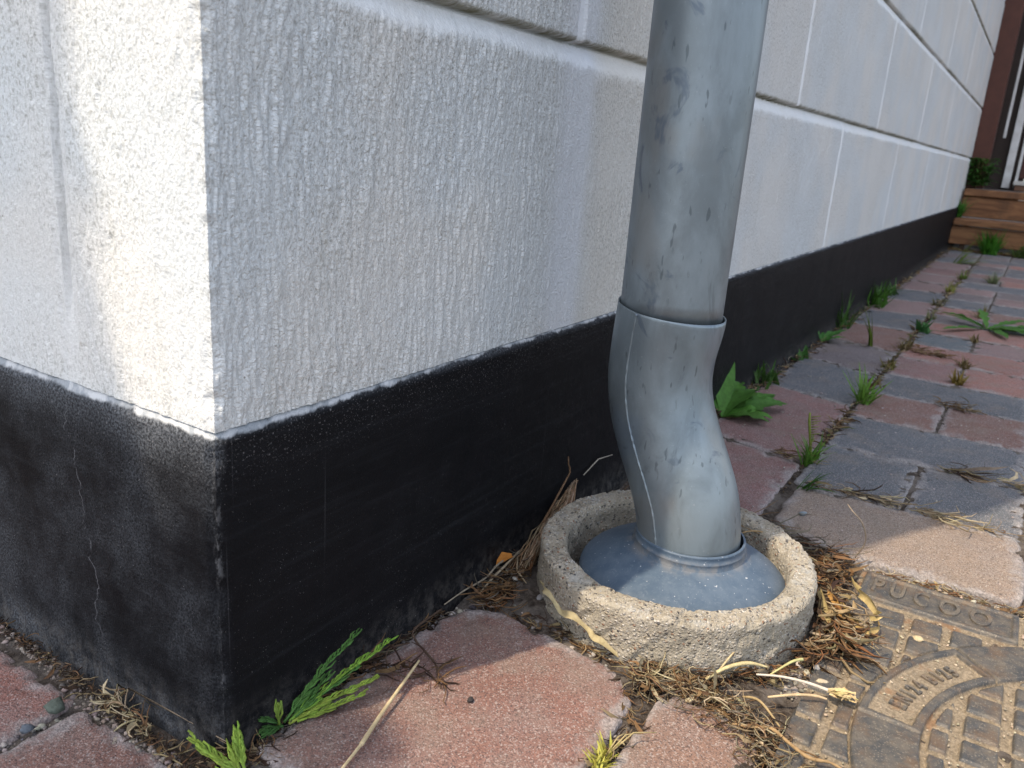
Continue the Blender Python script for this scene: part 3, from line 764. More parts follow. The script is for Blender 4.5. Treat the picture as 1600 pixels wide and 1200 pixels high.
# far plate with lettering, bordered
pl = boxm(X, .5685, .6330, .002)*boxm(V, .3470, .5040, .002)
pin = boxm(X, .5745, .6270, .0012)*boxm(V, .3530, .4975, .0012)
h = np.where(X > .5665, LOW+(TOPZ+.0012-LOW)*pl-pin*.0028, h)
h = np.where((V > .5075) & (X > .56), LOW-.001, h)
h = np.where((V > .5075) & (X <= .56) & (RR > .249), LOW+(TOPZ-LOW)*T1, h)
low = sstep(TOPZ-.0006, LOW+.0005, h)
h = h+(fbm(X*120, Y*120, 3, 4)-.5)*.0007+(fbm(X*400, Y*400, 2, 6)-.5)*.0005
h = h+low*(fbm(X*80, Y*80, 3, 44)-.35)*.0022
co = np.stack([X.ravel(), Y.ravel(), h.ravel()], 1)
plate = mesh_obj("plate", co, grid_faces(len(xs), len(ys)), IRON, cover, {'low': low.ravel()})
b = MB(); b.box(cx0-.004, cx1+.003, cy0-.004, cy1+.003, -.04, -.0052, .002, (.08, .07, .06)); b.build("rim", IRON, cover, False)
# raised letters (built from the font outline as real meshes)
def letter(ch, size, depth):
    cu = bpy.data.curves.new("letter", 'FONT'); cu.body = ch; cu.size = size; cu.extrude = depth; cu.bevel_depth = size*.018; cu.bevel_resolution = 1
    cu.offset = size*.012; cu.align_x = 'CENTER'; cu.align_y = 'CENTER'
    o = bpy.data.objects.new("tmp", cu); C.collection.objects.link(o)
    dg = bpy.context.evaluated_depsgraph_get(); dg.update(); me = bpy.data.meshes.new_from_object(o.evaluated_get(dg))
    bpy.data.objects.remove(o); bpy.data.curves.remove(cu)
    vs = [v.co.copy() for v in me.vertices]; fs = [tuple(p.vertices) for p in me.polygons]; bpy.data.meshes.remove(me)
    return vs, fs
lb = MB()
txt = "EN124 B125"; a = 9.6
wid = {'1': .80, ' ': .5, 'E': .9, 'N': 1.05, '2': .92, '4': .96, 'B': .95, '5': .92}
tot = sum(wid[c] for c in txt); step = (36.0-8.6)/tot; ang = 8.6
for ch in txt:
    w = wid[ch]*step; th = rad(ang+w/2); ang += w
    if ch == ' ': continue
    vs, fs = letter(ch, .0195, .0020)
    r = .2195; c = Vector((QC[0]+r*math.sin(th), QC[1]+r*math.cos(th), -.0016))
    outw = Vector((math.sin(th), math.cos(th), 0)); along = Vector((math.cos(th), -math.sin(th), 0))
    lb.add([c+along*v.x*.70+outw*v.y+Vector((0, 0, v.z)) for v in vs], fs)
def put_letters():
    global lb
    mesh_obj("lettering", np.array(lb.v), lb.f, IRON, cover, {'low': np.full(len(lb.v), .45)}, False); lb = MB()
put_letters()
for ch, (x, y) in zip("PUCOO", ((.6030, -.3640), (.6020, -.3850), (.6015, -.4090), (.6010, -.4375), (.6000, -.4675))):
    vs, fs = letter(ch, .046, .0020)
    lb.add([Vector((x, y, .0010))+Vector((0, -1, 0))*v.x*(.50 if ch in 'PUC' else .58)+Vector((1, 0, 0))*v.y+Vector((0, 0, v.z)) for v in vs], fs)
put_letters()

# ================================================================== PLANTS AND LITTER
def V3(*a): return Vector(a)
def broad_leaf(mb, base, az, length, width, rise, droop, lobes=0, col=(.07, .16, .03), roll=0., depth=.4):
    n = 26; vs = []; fs = []
    d = Vector((math.cos(az), math.sin(az), 0)); sdv = Vector((-d.y, d.x, 0)); sdv = (sdv*math.cos(roll)+Vector((0, 0, 1))*math.sin(roll))
    for i in range(n+1):
        t = i/n
        w = width*(math.sin(math.pi*min(1, t**.75*1.0))**.8 if 0 < t < 1 else 0)*(.35+.9*t if t < .7 else (.98-(t-.7)*.5))
        if lobes: 
            ph = (t*lobes) % 1; w *= (1-depth)+depth*(1-abs(ph*2-1.25) if t < .86 else .9)
        w = max(w, .0012)
        p = Vector(base)+d*length*(t-.08*t*t)+Vector((0, 0, length*(rise*t-droop*t*t)))
        wav = .12*math.sin(t*17+az*5)
        c = col
        vs += [p-sdv*w+Vector((0, 0, w*(.25+wav))), p-sdv*w*.5+Vector((0, 0, w*.12)), p, p+sdv*w*.5+Vector((0, 0, w*.12)), p+sdv*w+Vector((0, 0, w*(.25-wav)))]
    for i in range(n):
        for k in range(4): fs.append((5*i+k, 5*i+k+1, 5*i+k+6, 5*i+k+5))
    mb.add(vs, fs, col)
def vary(c, a=.2): 
    k = 1+(random.random()-.5)*2*a; return tuple(min(1, x*k*(1+(random.random()-.5)*.12)) for x in c)
def blade(mb, base, az, L, lean, w, col, curl=.3, n=7):
    p = Vector(base); d = Vector((math.cos(az), math.sin(az), 0)); pts = []; ws = []
    for i in range(n+1):
        t = i/n; a = lean+curl*t*2
        pts.append(p.copy()); ws.append(w*(1-t**1.6)+.0002)
        p = p+(d*math.sin(a)+Vector((0, 0, math.cos(a))))*L/n
    mb.ribbon(pts, ws, Vector((-d.y, d.x, 0)), col)
# dandelion behind the pipe
def dandelion(base, leaves, label, group=None, tone=(.075, .19, .03)):
    o = empty("dandelion", base); tag(o, label, "weed", group)
    for (az, L, w, rise, droop, lobes, roll) in leaves:
        mb = MB(); broad_leaf(mb, base, rad(az), L, w, rise, droop, lobes, vary(tone, .15), roll); mb.build("leaf", LEAF, o)
    mb = MB()
    for k in range(6): blade(mb, base, random.random()*6.3, .05, 1.2, .001, (.30, .22, .12), .1)
    mb.build("dry_root_leaves", DRY, o)
    return o
dandelion((1.085, -.022, .0), [(28, .17, .046, 1.05, .35, 0, .55), (-5, .16, .034, .35, .2, 5, 0), (-58, .10, .030, .35, .3, 0, .1), (-32, .17, .034, .30, .22, 6, .1), (14, .27, .040, .26, .2, 7, .1), (-12, .22, .036, .16, .12, 7, 0),
    (-20, .10, .035, .9, .5, 0, -.3), (60, .13, .03, 1.2, .5, 4, .3), (-85, .09, .028, .5, .4, 4, 0), (100, .10, .02, 1.3, .3, 0, 0), (5, .13, .03, .7, .4, 5, .2)],
    "leafy green dandelion at the wall foot right behind the downpipe elbow")
dandelion((2.56, -.372, .002), [(200, .19, .026, .14, .1, 7, 0), (150, .24, .022, .10, .06, 7, 0), (95, .15, .028, .5, .3, 5, .2), (-60, .22, .028, .14, .1, 7, 0), (-85, .24, .028, .14, .1, 8, 0), (-110, .2, .026, .18, .1, 7, 0),
    (-35, .2, .025, .2, .1, 7, 0), (230, .14, .02, .3, .2, 6, 0), (60, .16, .022, .2, .1, 5, 0), (20, .11, .024, .7, .3, 4, .2), (-95, .30, .026, .08, .04, 9, 0)],
    "flat spreading dandelion lying on the red pavers at the right edge", tone=(.075, .20, .03))
# grass tufts
def tuft(name, base, n, L, w, col, lean, label, cat="weed", group="weeds in the paving joints", spread=.012, az0=None, azr=6.28, curl=.3):
    mb = MB()
    for i in range(n):
        az = random.random()*6.28 if az0 is None else az0+(random.random()-.5)*azr
        bp = (base[0]+(random.random()-.5)*spread*2, base[1]+(random.random()-.5)*spread, base[2])
        blade(mb, bp, az, L*(.45+.75*random.random()), lean*(.2+random.random()), w*(.7+.6*random.random()), vary(col, .3), curl*random.random())
    o = mb.build(name, LEAF); tag(o, label, cat, group); return o
GR = (.06, .135, .028); YG = (.15, .22, .035); DRG = (.16, .12, .05)
tuft("grass_tuft", (1.375, -.016, -.003), 34, .058, .0045, GR, .5, "bushy green tuft at the black plinth just past the dandelion", spread=.045)
tuft("grass_tuft", (1.68, -.012, -.003), 14, .05, .007, (.07, .19, .04), 1.0, "low broad-leaved green weed against the plinth between two larger tufts", spread=.03)
w_ = empty("weed", (1.925, -.016, 0)); tag(w_, "upright narrow-leaved weed with pale stems against the plinth", "weed", "weeds in the paving joints")
for az, L, r in ((70, .13, 1.6), (-40, .09, .7), (-10, .10, .5), (20, .08, .5), (-70, .07, .6)):
    mb = MB(); broad_leaf(mb, (1.925, -.016, 0), rad(az), L*.9, .013, r, .3, 0, vary((.07, .2, .04))); mb.build("leaf", LEAF, w_)
tuft("grass_tuft", (2.19, -.016, -.003), 30, .11, .0028, GR, .45, "tall wispy grass tuft against the plinth in mid distance", spread=.04)
tuft("grass_tuft", (2.72, -.020, -.003), 60, .10, .004, (.06, .16, .02), .8, "dense dark green grass tuft at the plinth farther down the wall", spread=.07)
tuft("grass_tuft", (3.05, -.022, -.003), 30, .08, .004, GR, 1.0, "small green tuft beyond the dense dark tuft by the plinth", spread=.05)
tuft("grass_tuft", (1.99, -.128, 0), 9, .11, .0045, YG, .25, "pair of pale upright blades growing between pavers near the plinth", spread=.012, az0=rad(110), azr=1.2)
tuft("grass_tuft", (.962, -.207, -.004), 46, .048, .0022, (.10, .22, .03), .7, "bright green tuft in the joint nearest the downpipe foot", spread=.017)
b = MB(); b.tube([(.965, -.207, 0), (.972, -.201, .025), (.978, -.192, .062), (.981, -.19, .075)], [.002, .0019, .0022, .0015], 6, (.22, .27, .05))
for k in range(16): b.tube([(.965+k*.0009, -.206+k*.0008, .012+k*.0038), (.965+k*.0009+random.uniform(-.006, .006), -.206+random.uniform(-.006, .006), .016+k*.0038)], [.0012, .0004], 4, (.24, .28, .06))
tag(b.build("weed_shoot", LEAF), "yellowish upright shoot standing in the bright green tuft by the downpipe", "weed")
tuft("grass_tuft", (.852, -.225, -.003), 14, .045, .0032, (.05, .13, .02), 1.35, "flat dark green weed at the start of the grey paver joint", spread=.02, az0=rad(-80), azr=1.2)
tuft("grass_tuft", (1.392, -.213, -.003), 44, .075, .0026, (.12, .24, .035), .7, "light green tuft in the long joint between the grey and red pavers", spread=.022)
tuft("grass_tuft", (2.325, -.215, -.002), 16, .05, .007, (.06, .17, .05), 1.2, "blue-green leafy weed in the long paving joint farther away", spread=.03)
for i, (x, y, n, L, c, lb_) in enumerate([(1.56, -.208, 26, .022, DRG, "brown mossy clump in the long joint just past the light green tuft"), (1.77, -.206, 30, .026, (.17, .15, .05), "yellow brown moss clump midway along the long paving joint"),
        (2.04, -.205, 44, .034, DRG, "brown dried tuft at the crossing joint before the blue-grey paver"), (2.62, -.21, 22, .03, (.14, .14, .06), "small olive clump in the far part of the long joint"),
        (2.93, -.20, 26, .04, (.16, .14, .07), "beige dried clump in the long joint level with the dense grass tuft"), (3.35, -.20, 30, .05, (.2, .2, .04), "yellow green tuft in the long joint far along the path"), (3.9, -.205, 30, .05, (.14, .19, .04), "round green tuft near the far end of the long joint")]):
    tuft("moss_clump", (x, y, -.004), n, L, .0028, c, .9, lb_, "moss", "dry tufts in the long joint", .03)
for i, (x, y, n, L, c, lb_) in enumerate([(1.73, -.356, 34, .034, (.20, .14, .03), "golden brown moss clump between two red pavers"), (1.925, -.356, 34, .035, DRG, "spiky brown dried tuft above the golden moss clump"), (2.32, -.352, 22, .03, (.2, .15, .07), "tan dried clump on the corner of the short blue-grey paver"),
        (2.78, -.34, 24, .05, (.2, .17, .06), "olive tan clump behind the flat dandelion"), (3.85, -.33, 60, .06, (.17, .2, .10), "pale grey green tuft in the middle of the far path")]):
    tuft("moss_clump", (x, y, -.004), n, L, .0028, c, .9, lb_, "moss", "dry tufts in the right hand joints", .02)
tuft("grass_tuft", (4.6, -.13, 0), 22, .16, .004, YG, 1.25, "long yellow green blades lying over the far joint before the steps", spread=.05, az0=rad(-70), azr=1.0)
tuft("grass_tuft", (5.44, -.235, .0), 130, .15, .006, (.06, .21, .02), .7, "bright green grass tuft in front of the lowest wooden step", spread=.07)
tuft("grass_tuft", (5.44, -.40, .0), 60, .11, .005, (.06, .10, .02), .9, "dark low weeds under the lowest step at the right edge", spread=.07)
tuft("grass_tuft", (5.68, -.014, .19), 40, .13, .006, (.05, .16, .02), .6, "small green weed on the lower tread against the wall end", spread=.02)
o = empty("shrub", (5.93, -.06, .37)); tag(o, "dark green leafy shrub at the base of the brown corner post", "shrub")
mb = MB()
for k in range(300):
    az = random.random()*6.28; h_ = random.random()
    bp = (5.93+random.uniform(-.03, .03), -.06+random.uniform(-.045, .045)*(1+h_), .38+h_*.17)
    broad_leaf(mb, bp, az, .07*(.6+random.random()*.6), .012, .7, .6, 0, vary((.06, .17, .03), .4))
mb.build("foliage", LEAF, o)
mb = MB()
for k in range(6): mb.tube([(5.93, -.05, .366), (5.93+random.uniform(-.03, .03), -.05+random.uniform(-.05, .05), .55)], [.004, .002], 5, (.10, .08, .03))
mb.build("stem", DRY, o)

# scale-leaved green sprigs at the corner
def sprig(name, branches, label):
    mb = MB()
    for pts, r, col in branches:
        P = [Vector(p) for p in pts]; out = []
        for i in range(len(P)-1):
            for k in range(8): out.append(P[i].lerp(P[i+1], k/8))
        out.append(P[-1]); n = len(out)
        out = [p+Vector((mn.noise(p*80), mn.noise(p*80+Vector((5, 0, 0))), 0))*.0012 for p in out]
        r *= .82
        mb.tube(out, [r*(1-.55*i/n) for i in range(n)], 6, vary(col, .1))
        T = (P[-1]-P[0]).normalized(); S = T.cross(Vector((0, 0, 1))).normalized(); i = 2
        while i < n-1:
            for s in (-1, 1):
                if random.random() < .12: continue
                L = .0125*(1-.5*i/n)*(.5+.9*random.random()); d = (T*(.85+.3*random.random())+S*s*.55+Vector((0, 0, random.uniform(-.1, .45)))).normalized()
                q = out[i]; m_ = q+d*L*.55+Vector((0, 0, .0004)); e = q+(d*.6+T*.6).normalized()*L
                mb.tube([q, m_, e], [r*.6, r*.72, r*.3], 5, vary(col, .25))
                if random.random() < .45:
                    d2 = (d+T*.4-S*s*.5).normalized(); mb.tube([m_, m_+d2*L*.45], [r*.55, r*.28], 5, vary(col, .25))
            i += 1
    o = mb.build(name, LEAF); return tag(o, label, "sprig", "green sprigs at the wall corner")
LG = (.27, .38, .06); MG = (.085, .20, .045); DG = (.05, .13, .03)
sprig("green_sprig", [([(.048, -.011, .004), (.075, -.012, .022), (.100, -.014, .036), (.128, -.016, .046)], .0015, MG), ([(.052, -.013, .004), (.085, -.020, .018), (.115, -.030, .031), (.146, -.040, .041)], .0015, (.2, .36, .05)),
    ([(.050, -.014, .003), (.075, -.024, .010), (.098, -.036, .016), (.118, -.046, .020)], .0016, LG), ([(.055, -.018, .004), (.08, -.033, .009), (.104, -.046, .013)], .0014, LG), ([(.052, -.012, .003), (.072, -.014, .014), (.092, -.018, .026)], .0015, MG),
    ([(.056, -.015, .006), (.09, -.024, .020), (.11, -.028, .026)], .0013, MG)],
    "larger feathery green sprig lying out over the red paver at the plinth foot")
sprig("green_sprig", [([(.046, -.010, .002), (.040, -.004, .008), (.032, -.006, .012)], .0016, DG), ([(.044, -.010, .002), (.046, -.008, .022)], .0016, (.2, .3, .05)), ([(.046, -.012, .002), (.036, -.010, .006), (.028, -.012, .006)], .0015, DG)],
    "small dark sprig just behind the base of the feathery green sprig")
sprig("green_sprig", [([(-.006, -.018, .0), (-.012, .004, .010), (-.012, .022, .012)], .0017, LG), ([(-.010, -.022, -.002), (-.008, -.008, .004), (-.013, .010, .007)], .0017, LG), ([(-.002, -.024, .0), (.004, -.012, .010), (.008, -.004, .019)], .0017, (.26, .4, .06)),
    ([(-.004, -.02, .0), (.000, -.014, .006), (.002, -.006, .009)], .0016, LG), ([(-.006, -.028, .002), (-.012, -.018, .008)], .0016, LG)], "yellow green forked sprig in front of the bottom of the wall corner")

# straws and stalks
def stalk(name, pts, rs, col, label, cat="stalk", group=None, n=7, wob=.0):
    P = [Vector(p) for p in pts]; out = []; rr = []; rs = [q*(.78 if name == 'straw' else .9) for q in rs]
    for i in range(len(P)-1):
        p0 = P[max(i-1, 0)]; p1 = P[i]; p2 = P[i+1]; p3 = P[min(i+2, len(P)-1)]
        for k in range(7):
            t = k/7
            q = .5*((2*p1)+(-p0+p2)*t+(2*p0-5*p1+4*p2-p3)*t*t+(-p0+3*p1-3*p2+p3)*t**3); out.append(q)
            ra = rs[i]*(1-t)+rs[i+1]*t; rr.append(ra*(1+wob*mn.noise(q*300)))
    out.append(P[-1]); rr.append(rs[-1])
    mb = MB(); mb.tube(out, rr, n, col); o = mb.build(name, DRY)
    return tag(o, label, cat, group)
STR = (.62, .50, .30); TAN = (.42, .31, .16); BRN = (.17, .10, .05)
stalk("straw", [(.020, -.090, .011), (.0615, -.0795, .009), (.063, -.0791, .009), (.10, -.068, .009), (.166, -.052, .0125)], [.0014, .0016, .0024, .0021, .0013], STR, "pale straight straw lying across the big red paver", "straw")
stalk("straw", [(.3355, -.302, .012), (.345, -.322, .013), (.352, -.343, .012), (.357, -.360, .009)], [.0011, .0014, .0017, .0022], (.68, .60, .50), "whitish straight straw pointing at the iron cover in front of the concrete ring", "straw")
mb = MB()
for k in range(26):
    t = random.random(); bp = Vector((.357+random.uniform(-.004, .004), -.358-.012*t+random.uniform(-.002, .002), .008))
    mb.ribbon([bp, bp+Vector((random.uniform(-.007, .007), random.uniform(-.011, -.002), random.uniform(-.001, .005))), bp+Vector((random.uniform(-.007, .007), random.uniform(-.019, -.006), random.uniform(-.002, .005)))], [.0016, .0022, .0006], (1, random.uniform(-1, 1), 0), vary((.60, .48, .24), .2))
tag(mb.build("dry_husk", DRY), "papery cream husk at the end of the whitish straw", "husk")
stalk("straw", [(.305, -.262, .003), (.322, -.276, .014), (.338, -.292, .018), (.350, -.308, .014)], [.0016, .0022, .0024, .0010], (.58, .49, .27), "broad cream blade arching below the front of the concrete ring", "straw")
stalk("straw", [(.316, -.270, .006), (.338, -.281, .028), (.356, -.296, .046)], [.0011, .0011, .0006], STR, "thin straw leaning up against the front of the concrete ring", "straw")
stalk("straw", [(.342, -.312, .012), (.362, -.325, .020), (.376, -.332, .018)], [.0008, .0015, .0022], (.55, .52, .24), "short cream blade with a greenish tip leaning right of the arching one", "straw")
stalk("straw", [(.318, -.318, .006), (.330, -.337, .010), (.340, -.352, .010), (.345, -.362, .008)], [.0013, .0016, .0016, .0012], (.60, .45, .27), "tan straw running parallel below the whitish straw", "straw")
stalk("twig", [(.262, -.298, .006), (.268, -.318, .008), (.272, -.333, .011), (.262, -.350, .012), (.256, -.367, .011), (.262, -.382, .010), (.262, -.398, .007)], [.0010, .0013, .0016, .0015, .0017, .0013, .0009], (.36, .24, .12), "knobbly brown stem lying across the corner studs of the iron cover", "stem", None, 8, .5)
stalk("twig", [(.305, -.300, .006), (.297, -.316, .014), (.280, -.338, .010)], [.0012, .0013, .0008], TAN, "tan stem crossing the knobbly brown one near the cut red paver", "stem")
# curled leaves
def curled(name, pts, ws, side, col, label, cat="dry leaf"):
    mb = MB(); P = [Vector(p) for p in pts]; out = []; wo = []
    for i in range(len(P)-1):
        p0 = P[max(i-1, 0)]; p1 = P[i]; p2 = P[i+1]; p3 = P[min(i+2, len(P)-1)]
        for k in range(6):
            t = k/6; out.append(.5*((2*p1)+(-p0+p2)*t+(2*p0-5*p1+4*p2-p3)*t*t+(-p0+3*p1-3*p2+p3)*t**3)); wo.append((ws[i]*(1-t)+ws[i+1]*t)*(1+.25*mn.noise(out[-1]*150)))
    out.append(P[-1]); wo.append(ws[-1]); mb.ribbon(out, wo, side, col, .6)
    return tag(mb.build(name, DRY), label, cat)
LEAFP = [(.318, -.084, .034), (.303, -.100, .036), (.296, -.120, .026), (.2900, -.136, .028), (.2945, -.154, .016), (.290, -.168, .014), (.294, -.186, .003)]
curled("dry_leaf", LEAFP, [.0010, .0030, .0020, .0040, .0026, .0034, .0018], (.6, .7, .5), (.42, .35, .20), "long twisted cream leaf leaning along the left side of the concrete ring")
curled("dry_leaf", [(.352, -.088, .012), (.335, -.097, .010), (.320, -.118, .006), (.305, -.130, .003)], [.001, .003, .0025, .001], (.6, .7, .5), (.30, .15, .05), "brown curled leaf under the long twisted cream leaf")
curled("dry_leaf", [(.585, -.337, .012), (.560, -.343, .016), (.540, -.352, .020), (.520, -.368, .022), (.508, -.377, .016), (.512, -.370, .008)], [.001, .003, .0045, .005, .004, .002], (.3, .2, .9), (.55, .43, .20), "upper curled straw coloured leaf lying on the iron cover corner")
curled("dry_leaf", [(.520, -.338, .010), (.500, -.350, .012), (.484, -.362, .013), (.478, -.372, .012), (.490, -.380, .012), (.503, -.378, .012)], [.002, .004, .004, .0035, .0025, .001], (.3, .2, .9), (.50, .35, .14), "lower hooked tan leaf lying on the studs of the iron cover")
curled("dry_leaf", [(.512, -.318, .022), (.490, -.328, .020), (.468, -.338, .015), (.448, -.348, .008)], [.003, .005, .006, .002], (.2, -.2, .9), (.56, .45, .22), "broad cream leaf in the litter right of the concrete ring")
curled("dry_leaf", [(.520, -.325, .018), (.498, -.340, .018), (.474, -.350, .012), (.460, -.356, .006)], [.002, .005, .005, .001], (.2, -.2, .9), (.52, .30, .10), "orange tan leaf beside the broad cream leaf by the ring")
mb = MB(); 
mb.ribbon([(.362, -.004, .004), (.372, -.010, .012), (.380, -.014, .012)], [.002, .007, .003], (.5, .8, .2), (.50, .20, .04), .5); tag(mb.build("dry_leaf", DRY), "small orange leaf standing at the plinth foot left of the ring", "dry leaf")

# fine litter : uncountable
def litter(name, regions, kind="stuff", cat="dry litter", label=None):
    mb = MB()
    for (poly, n, L, r, cols, z0, zh, azm, azs) in regions:
        z0 += .002
        for k in range(n):
            i = random.randrange(len(poly)-1); t = random.random(); a = poly[i]; b2 = poly[i+1]
            wdt = a[2]*(1-t)+b2[2]*t
            x = a[0]*(1-t)+b2[0]*t+random.gauss(0, .5)*wdt; y = a[1]*(1-t)+b2[1]*t+random.gauss(0, .5)*wdt
            if y > -.004 and x > 0: y = -.006
            if math.hypot(x-RC[0], y-RC[1]) < .1555:
                q = math.atan2(y-RC[1], x-RC[0]); x = RC[0]+.157*math.cos(q); y = RC[1]+.157*math.sin(q)
            az = azm+random.gauss(0, azs) if azm is not None else random.random()*6.28
            l = L*(.35+random.random()); c = vary(random.choice(cols), .3); p = Vector((x, y, z0+random.random()**2*zh))
            d = Vector((math.cos(az), math.sin(az), random.uniform(-.25, .35))); bend = Vector((random.gauss(0, .3), random.gauss(0, .3), random.uniform(-.1, .25)))
            pts = [p]; hh_ = az; kk = random.gauss(0, .55); ez = d.z
            for st_ in range(4):
                pts.append(pts[-1]+Vector((math.cos(hh_), math.sin(hh_), ez+random.uniform(-.25, .2)))*l*.25); hh_ += kk+random.gauss(0, .25)
            for q_ in pts:
                if q_.y > -.002 and q_.x > -.002: q_.y = -.002
                q_.z = max(q_.z, -.006)
                if math.hypot(q_.x-RC[0], q_.y-RC[1]) < .1525 and q_.z < .05:
                    aa = math.atan2(q_.y-RC[1], q_.x-RC[0]); q_.x = RC[0]+.1525*math.cos(aa); q_.y = RC[1]+.1525*math.sin(aa)
            if random.random() < .10: mb.ribbon(pts, [r*.6, r*2.6, r*3.2, r*2.2, r*.4], (random.gauss(0, 1), random.gauss(0, 1), .4), c, .5)
            else:
                rv = r*(.45+.8*random.random()); mb.tube(pts, [rv*.7, rv, rv, rv*.9, rv*.4], 4, c, False)
    o = mb.build(name, DRY)
    return tag(o, label, cat, None, "stuff")
DB = (.05, .03, .02); TN = (.29, .22, .125); OR = (.19, .095, .042); CR = (.42, .345, .22); GB = (.17, .145, .11)
litter("dry_grass_litter", [
    ([(.275, -.215, .010), (.300, -.240, .016), (.285, -.285, .030), (.262, -.340, .022)], 1000, .024, .00055, [DB, BRN, TN, GB, CR, BRN], -.006, .016, None, 0),
    ([(.262, -.340, .018), (.215, -.350, .012), (.150, -.358, .008)], 260, .026, .0006, [DB, BRN, GB, TN], -.006, .010, None, 0),
    ([(.300, -.205, .006), (.330, -.268, .010), (.375, -.322, .010)], 330, .022, .0006, [BRN, TN, GB, OR, DB], -.006, .010, rad(-50), .7),
    ([(.400, -.335, .008), (.455, -.340, .012), (.520, -.325, .016), (.580, -.310, .020), (.635, -.300, .018)], 760, .028, .0007, [BRN, TN, DB, OR, DB, GB, BRN], -.004, .022, None, 0),
    ([(.500, -.325, .010), (.470, -.345, .008), (.440, -.350, .006)], 160, .05, .0013, [TN, CR, BRN, OR], .0, .020, rad(215), .5),
    ([(.640, -.10, .010), (.665, -.20, .012), (.650, -.27, .016), (.640, -.32, .014)], 260, .045, .0006, [BRN, GB, GB, DB, DB], -.006, .016, rad(-110), .8),
    ([(.600, -.04, .010), (.640, -.10, .010)], 200, .03, .0006, [BRN, GB, DB], -.006, .02, None, 0),
    ([(.300, -.040, .008), (.350, -.030, .014), (.420, -.015, .008)], 330, .030, .0007, [DB, BRN, GB, OR, BRN], -.006, .012, rad(190), .8),
    ([(.300, -.060, .006), (.300, -.130, .008), (.295, -.190, .006)], 220, .022, .0006, [DB, BRN, TN], -.008, .008, rad(-80), .8),
    ([(.03, -.006, .003), (.13, -.006, .004), (.26, -.008, .005)], 240, .022, .0006, [DB, BRN, GB], -.006, .008, rad(0), .6),
    ([(.13, -.01, .008), (.175, -.055, .010), (.155, -.085, .006)], 46, .030, .0007, [DB, BRN], .002, .006, None, 0),
    ([(-.010, .32, .005), (-.014, .20, .005), (-.020, .10, .006), (-.022, .03, .006)], 190, .013, .0005, [BRN, DB, DB, TN], -.003, .006, None, 0),
    ([(-.012, .125, .005), (-.022, .060, .006)], 60, .018, .0007, [TN, CR, BRN], .0, .008, rad(95), .7),
    ([(-.028, .02, .006), (.01, -.02, .006), (.03, -.02, .004)], 120, .018, .0006, [BRN, DB, TN], -.006, .008, None, 0),
    ([(.272, -.2, .004), (.225, -.232, .003), (.150, -.232, .004)], 160, .022, .0006, [DB, BRN, TN], -.008, .006, rad(200), .5),
    ([(.64, -.36, .004), (.648, -.44, .004), (.652, -.52, .004)], 150, .016, .0006, [TN, OR, CR, BRN], -.004, .005, None, 0),
    ([(.860, -.22, .003), (.868, -.35, .004), (.860, -.50, .005)], 90, .035, .0007, [TN, BRN, GB, CR], .0, .005, rad(-85), .5),
    ([(.872, -.366, .006), (.850, -.42, .008)], 34, .055, .0008, [CR, TN, TN], .001, .006, rad(-100), .5),
    ([(1.078, -.37, .004), (1.070, -.42, .006)], 30, .06, .0009, [TN, GB, DB], .001, .006, rad(-90), .35),
    ([(1.075, -.46, .004), (1.075, -.52, .004)], 26, .045, .0009, [CR, TN], .001, .006, rad(-90), .4),
    ([(.868, -.27, .004), (.872, -.33, .004)], 28, .05, .0009, [TN, GB, DB, CR], .001, .006, rad(-90), .35),
    ([(.965, -.14, .004), (.960, -.20, .004)], 30, .035, .0007, [TN, BRN], .0, .005, rad(-80), .4),
    ([(1.49, -.33, .004), (1.49, -.40, .006)], 40, .05, .001, [BRN, GB, TN], .001, .006, rad(-90), .5),
    ([(2.0, -.22, .004), (1.99, -.30, .004)], 70, .04, .001, [BRN, BRN, TN], .001, .012, rad(-90), .6),
    ([(1.05, -.205, .004), (1.30, -.203, .005), (2.4, -.198, .006), (3.4, -.2, .006), (4.8, -.2, .006)], 520, .03, .0011, [BRN, DB, (.12, .14, .04), TN], -.004, .010, rad(0), .8),
    ([(.78, -.010, .006), (1.4, -.012, .008), (2.4, -.012, .010), (3.6, -.015, .012), (5.3, -.02, .012)], 700, .035, .0012, [BRN, DB, TN, GB], -.004, .012, rad(0), .9),
    ([(5.44, .0, .01), (5.46, -.5, .01)], 200, .06, .003, [BRN, (.14, .12, .04), TN], -.004, .015, rad(-90), .6),
], label="dry brown grass, roots and leaf litter filling the gaps round the ring and pavers")
# matted root tuft between plinth and ring
o = empty("root_tuft", (.40, -.015, 0)); tag(o, "matted bundle of pale dry roots wedged between plinth and concrete ring", "roots")
mb = MB()
for k in range(170):
    s0 = random.random(); x = .535-.125*s0; y = -.006-random.random()*.020*(s0+.3); z = .048*(1-s0)+.006
    x2 = x-random.uniform(.025, .06); y2 = y-random.uniform(.000, .016); z2 = max(.001, z-random.uniform(.02, .05))
    if math.hypot(x-RC[0], y-RC[1]) < .153: y = RC[1]+math.sqrt(max(0, .154**2-(x-RC[0])**2)); y = min(y, -.002)
    p0, p1 = Vector((x, y, z)), Vector((x2, y2, z2)); j = lambda: Vector((random.gauss(0, .0025), random.gauss(0, .0012), random.gauss(0, .003)))
    pts = [p0, p0.lerp(p1, .3)+j(), p0.lerp(p1, .65)+j(), p1]
    for q in pts:
        q.y = min(q.y, -.0015)
        if math.hypot(q.x-RC[0], q.y-RC[1]) < .1525: q.y = min(-.001, RC[1]+math.sqrt(max(0, .1525**2-(q.x-RC[0])**2)))
    mb.tube(pts, [.0006, .0009, .0008, .0004], 5, vary(random.choice([(.30, .21, .13), (.38, .28, .19), (.22, .14, .08)]), .25))
mb.build("fibre", DRY, o)
mb = MB()
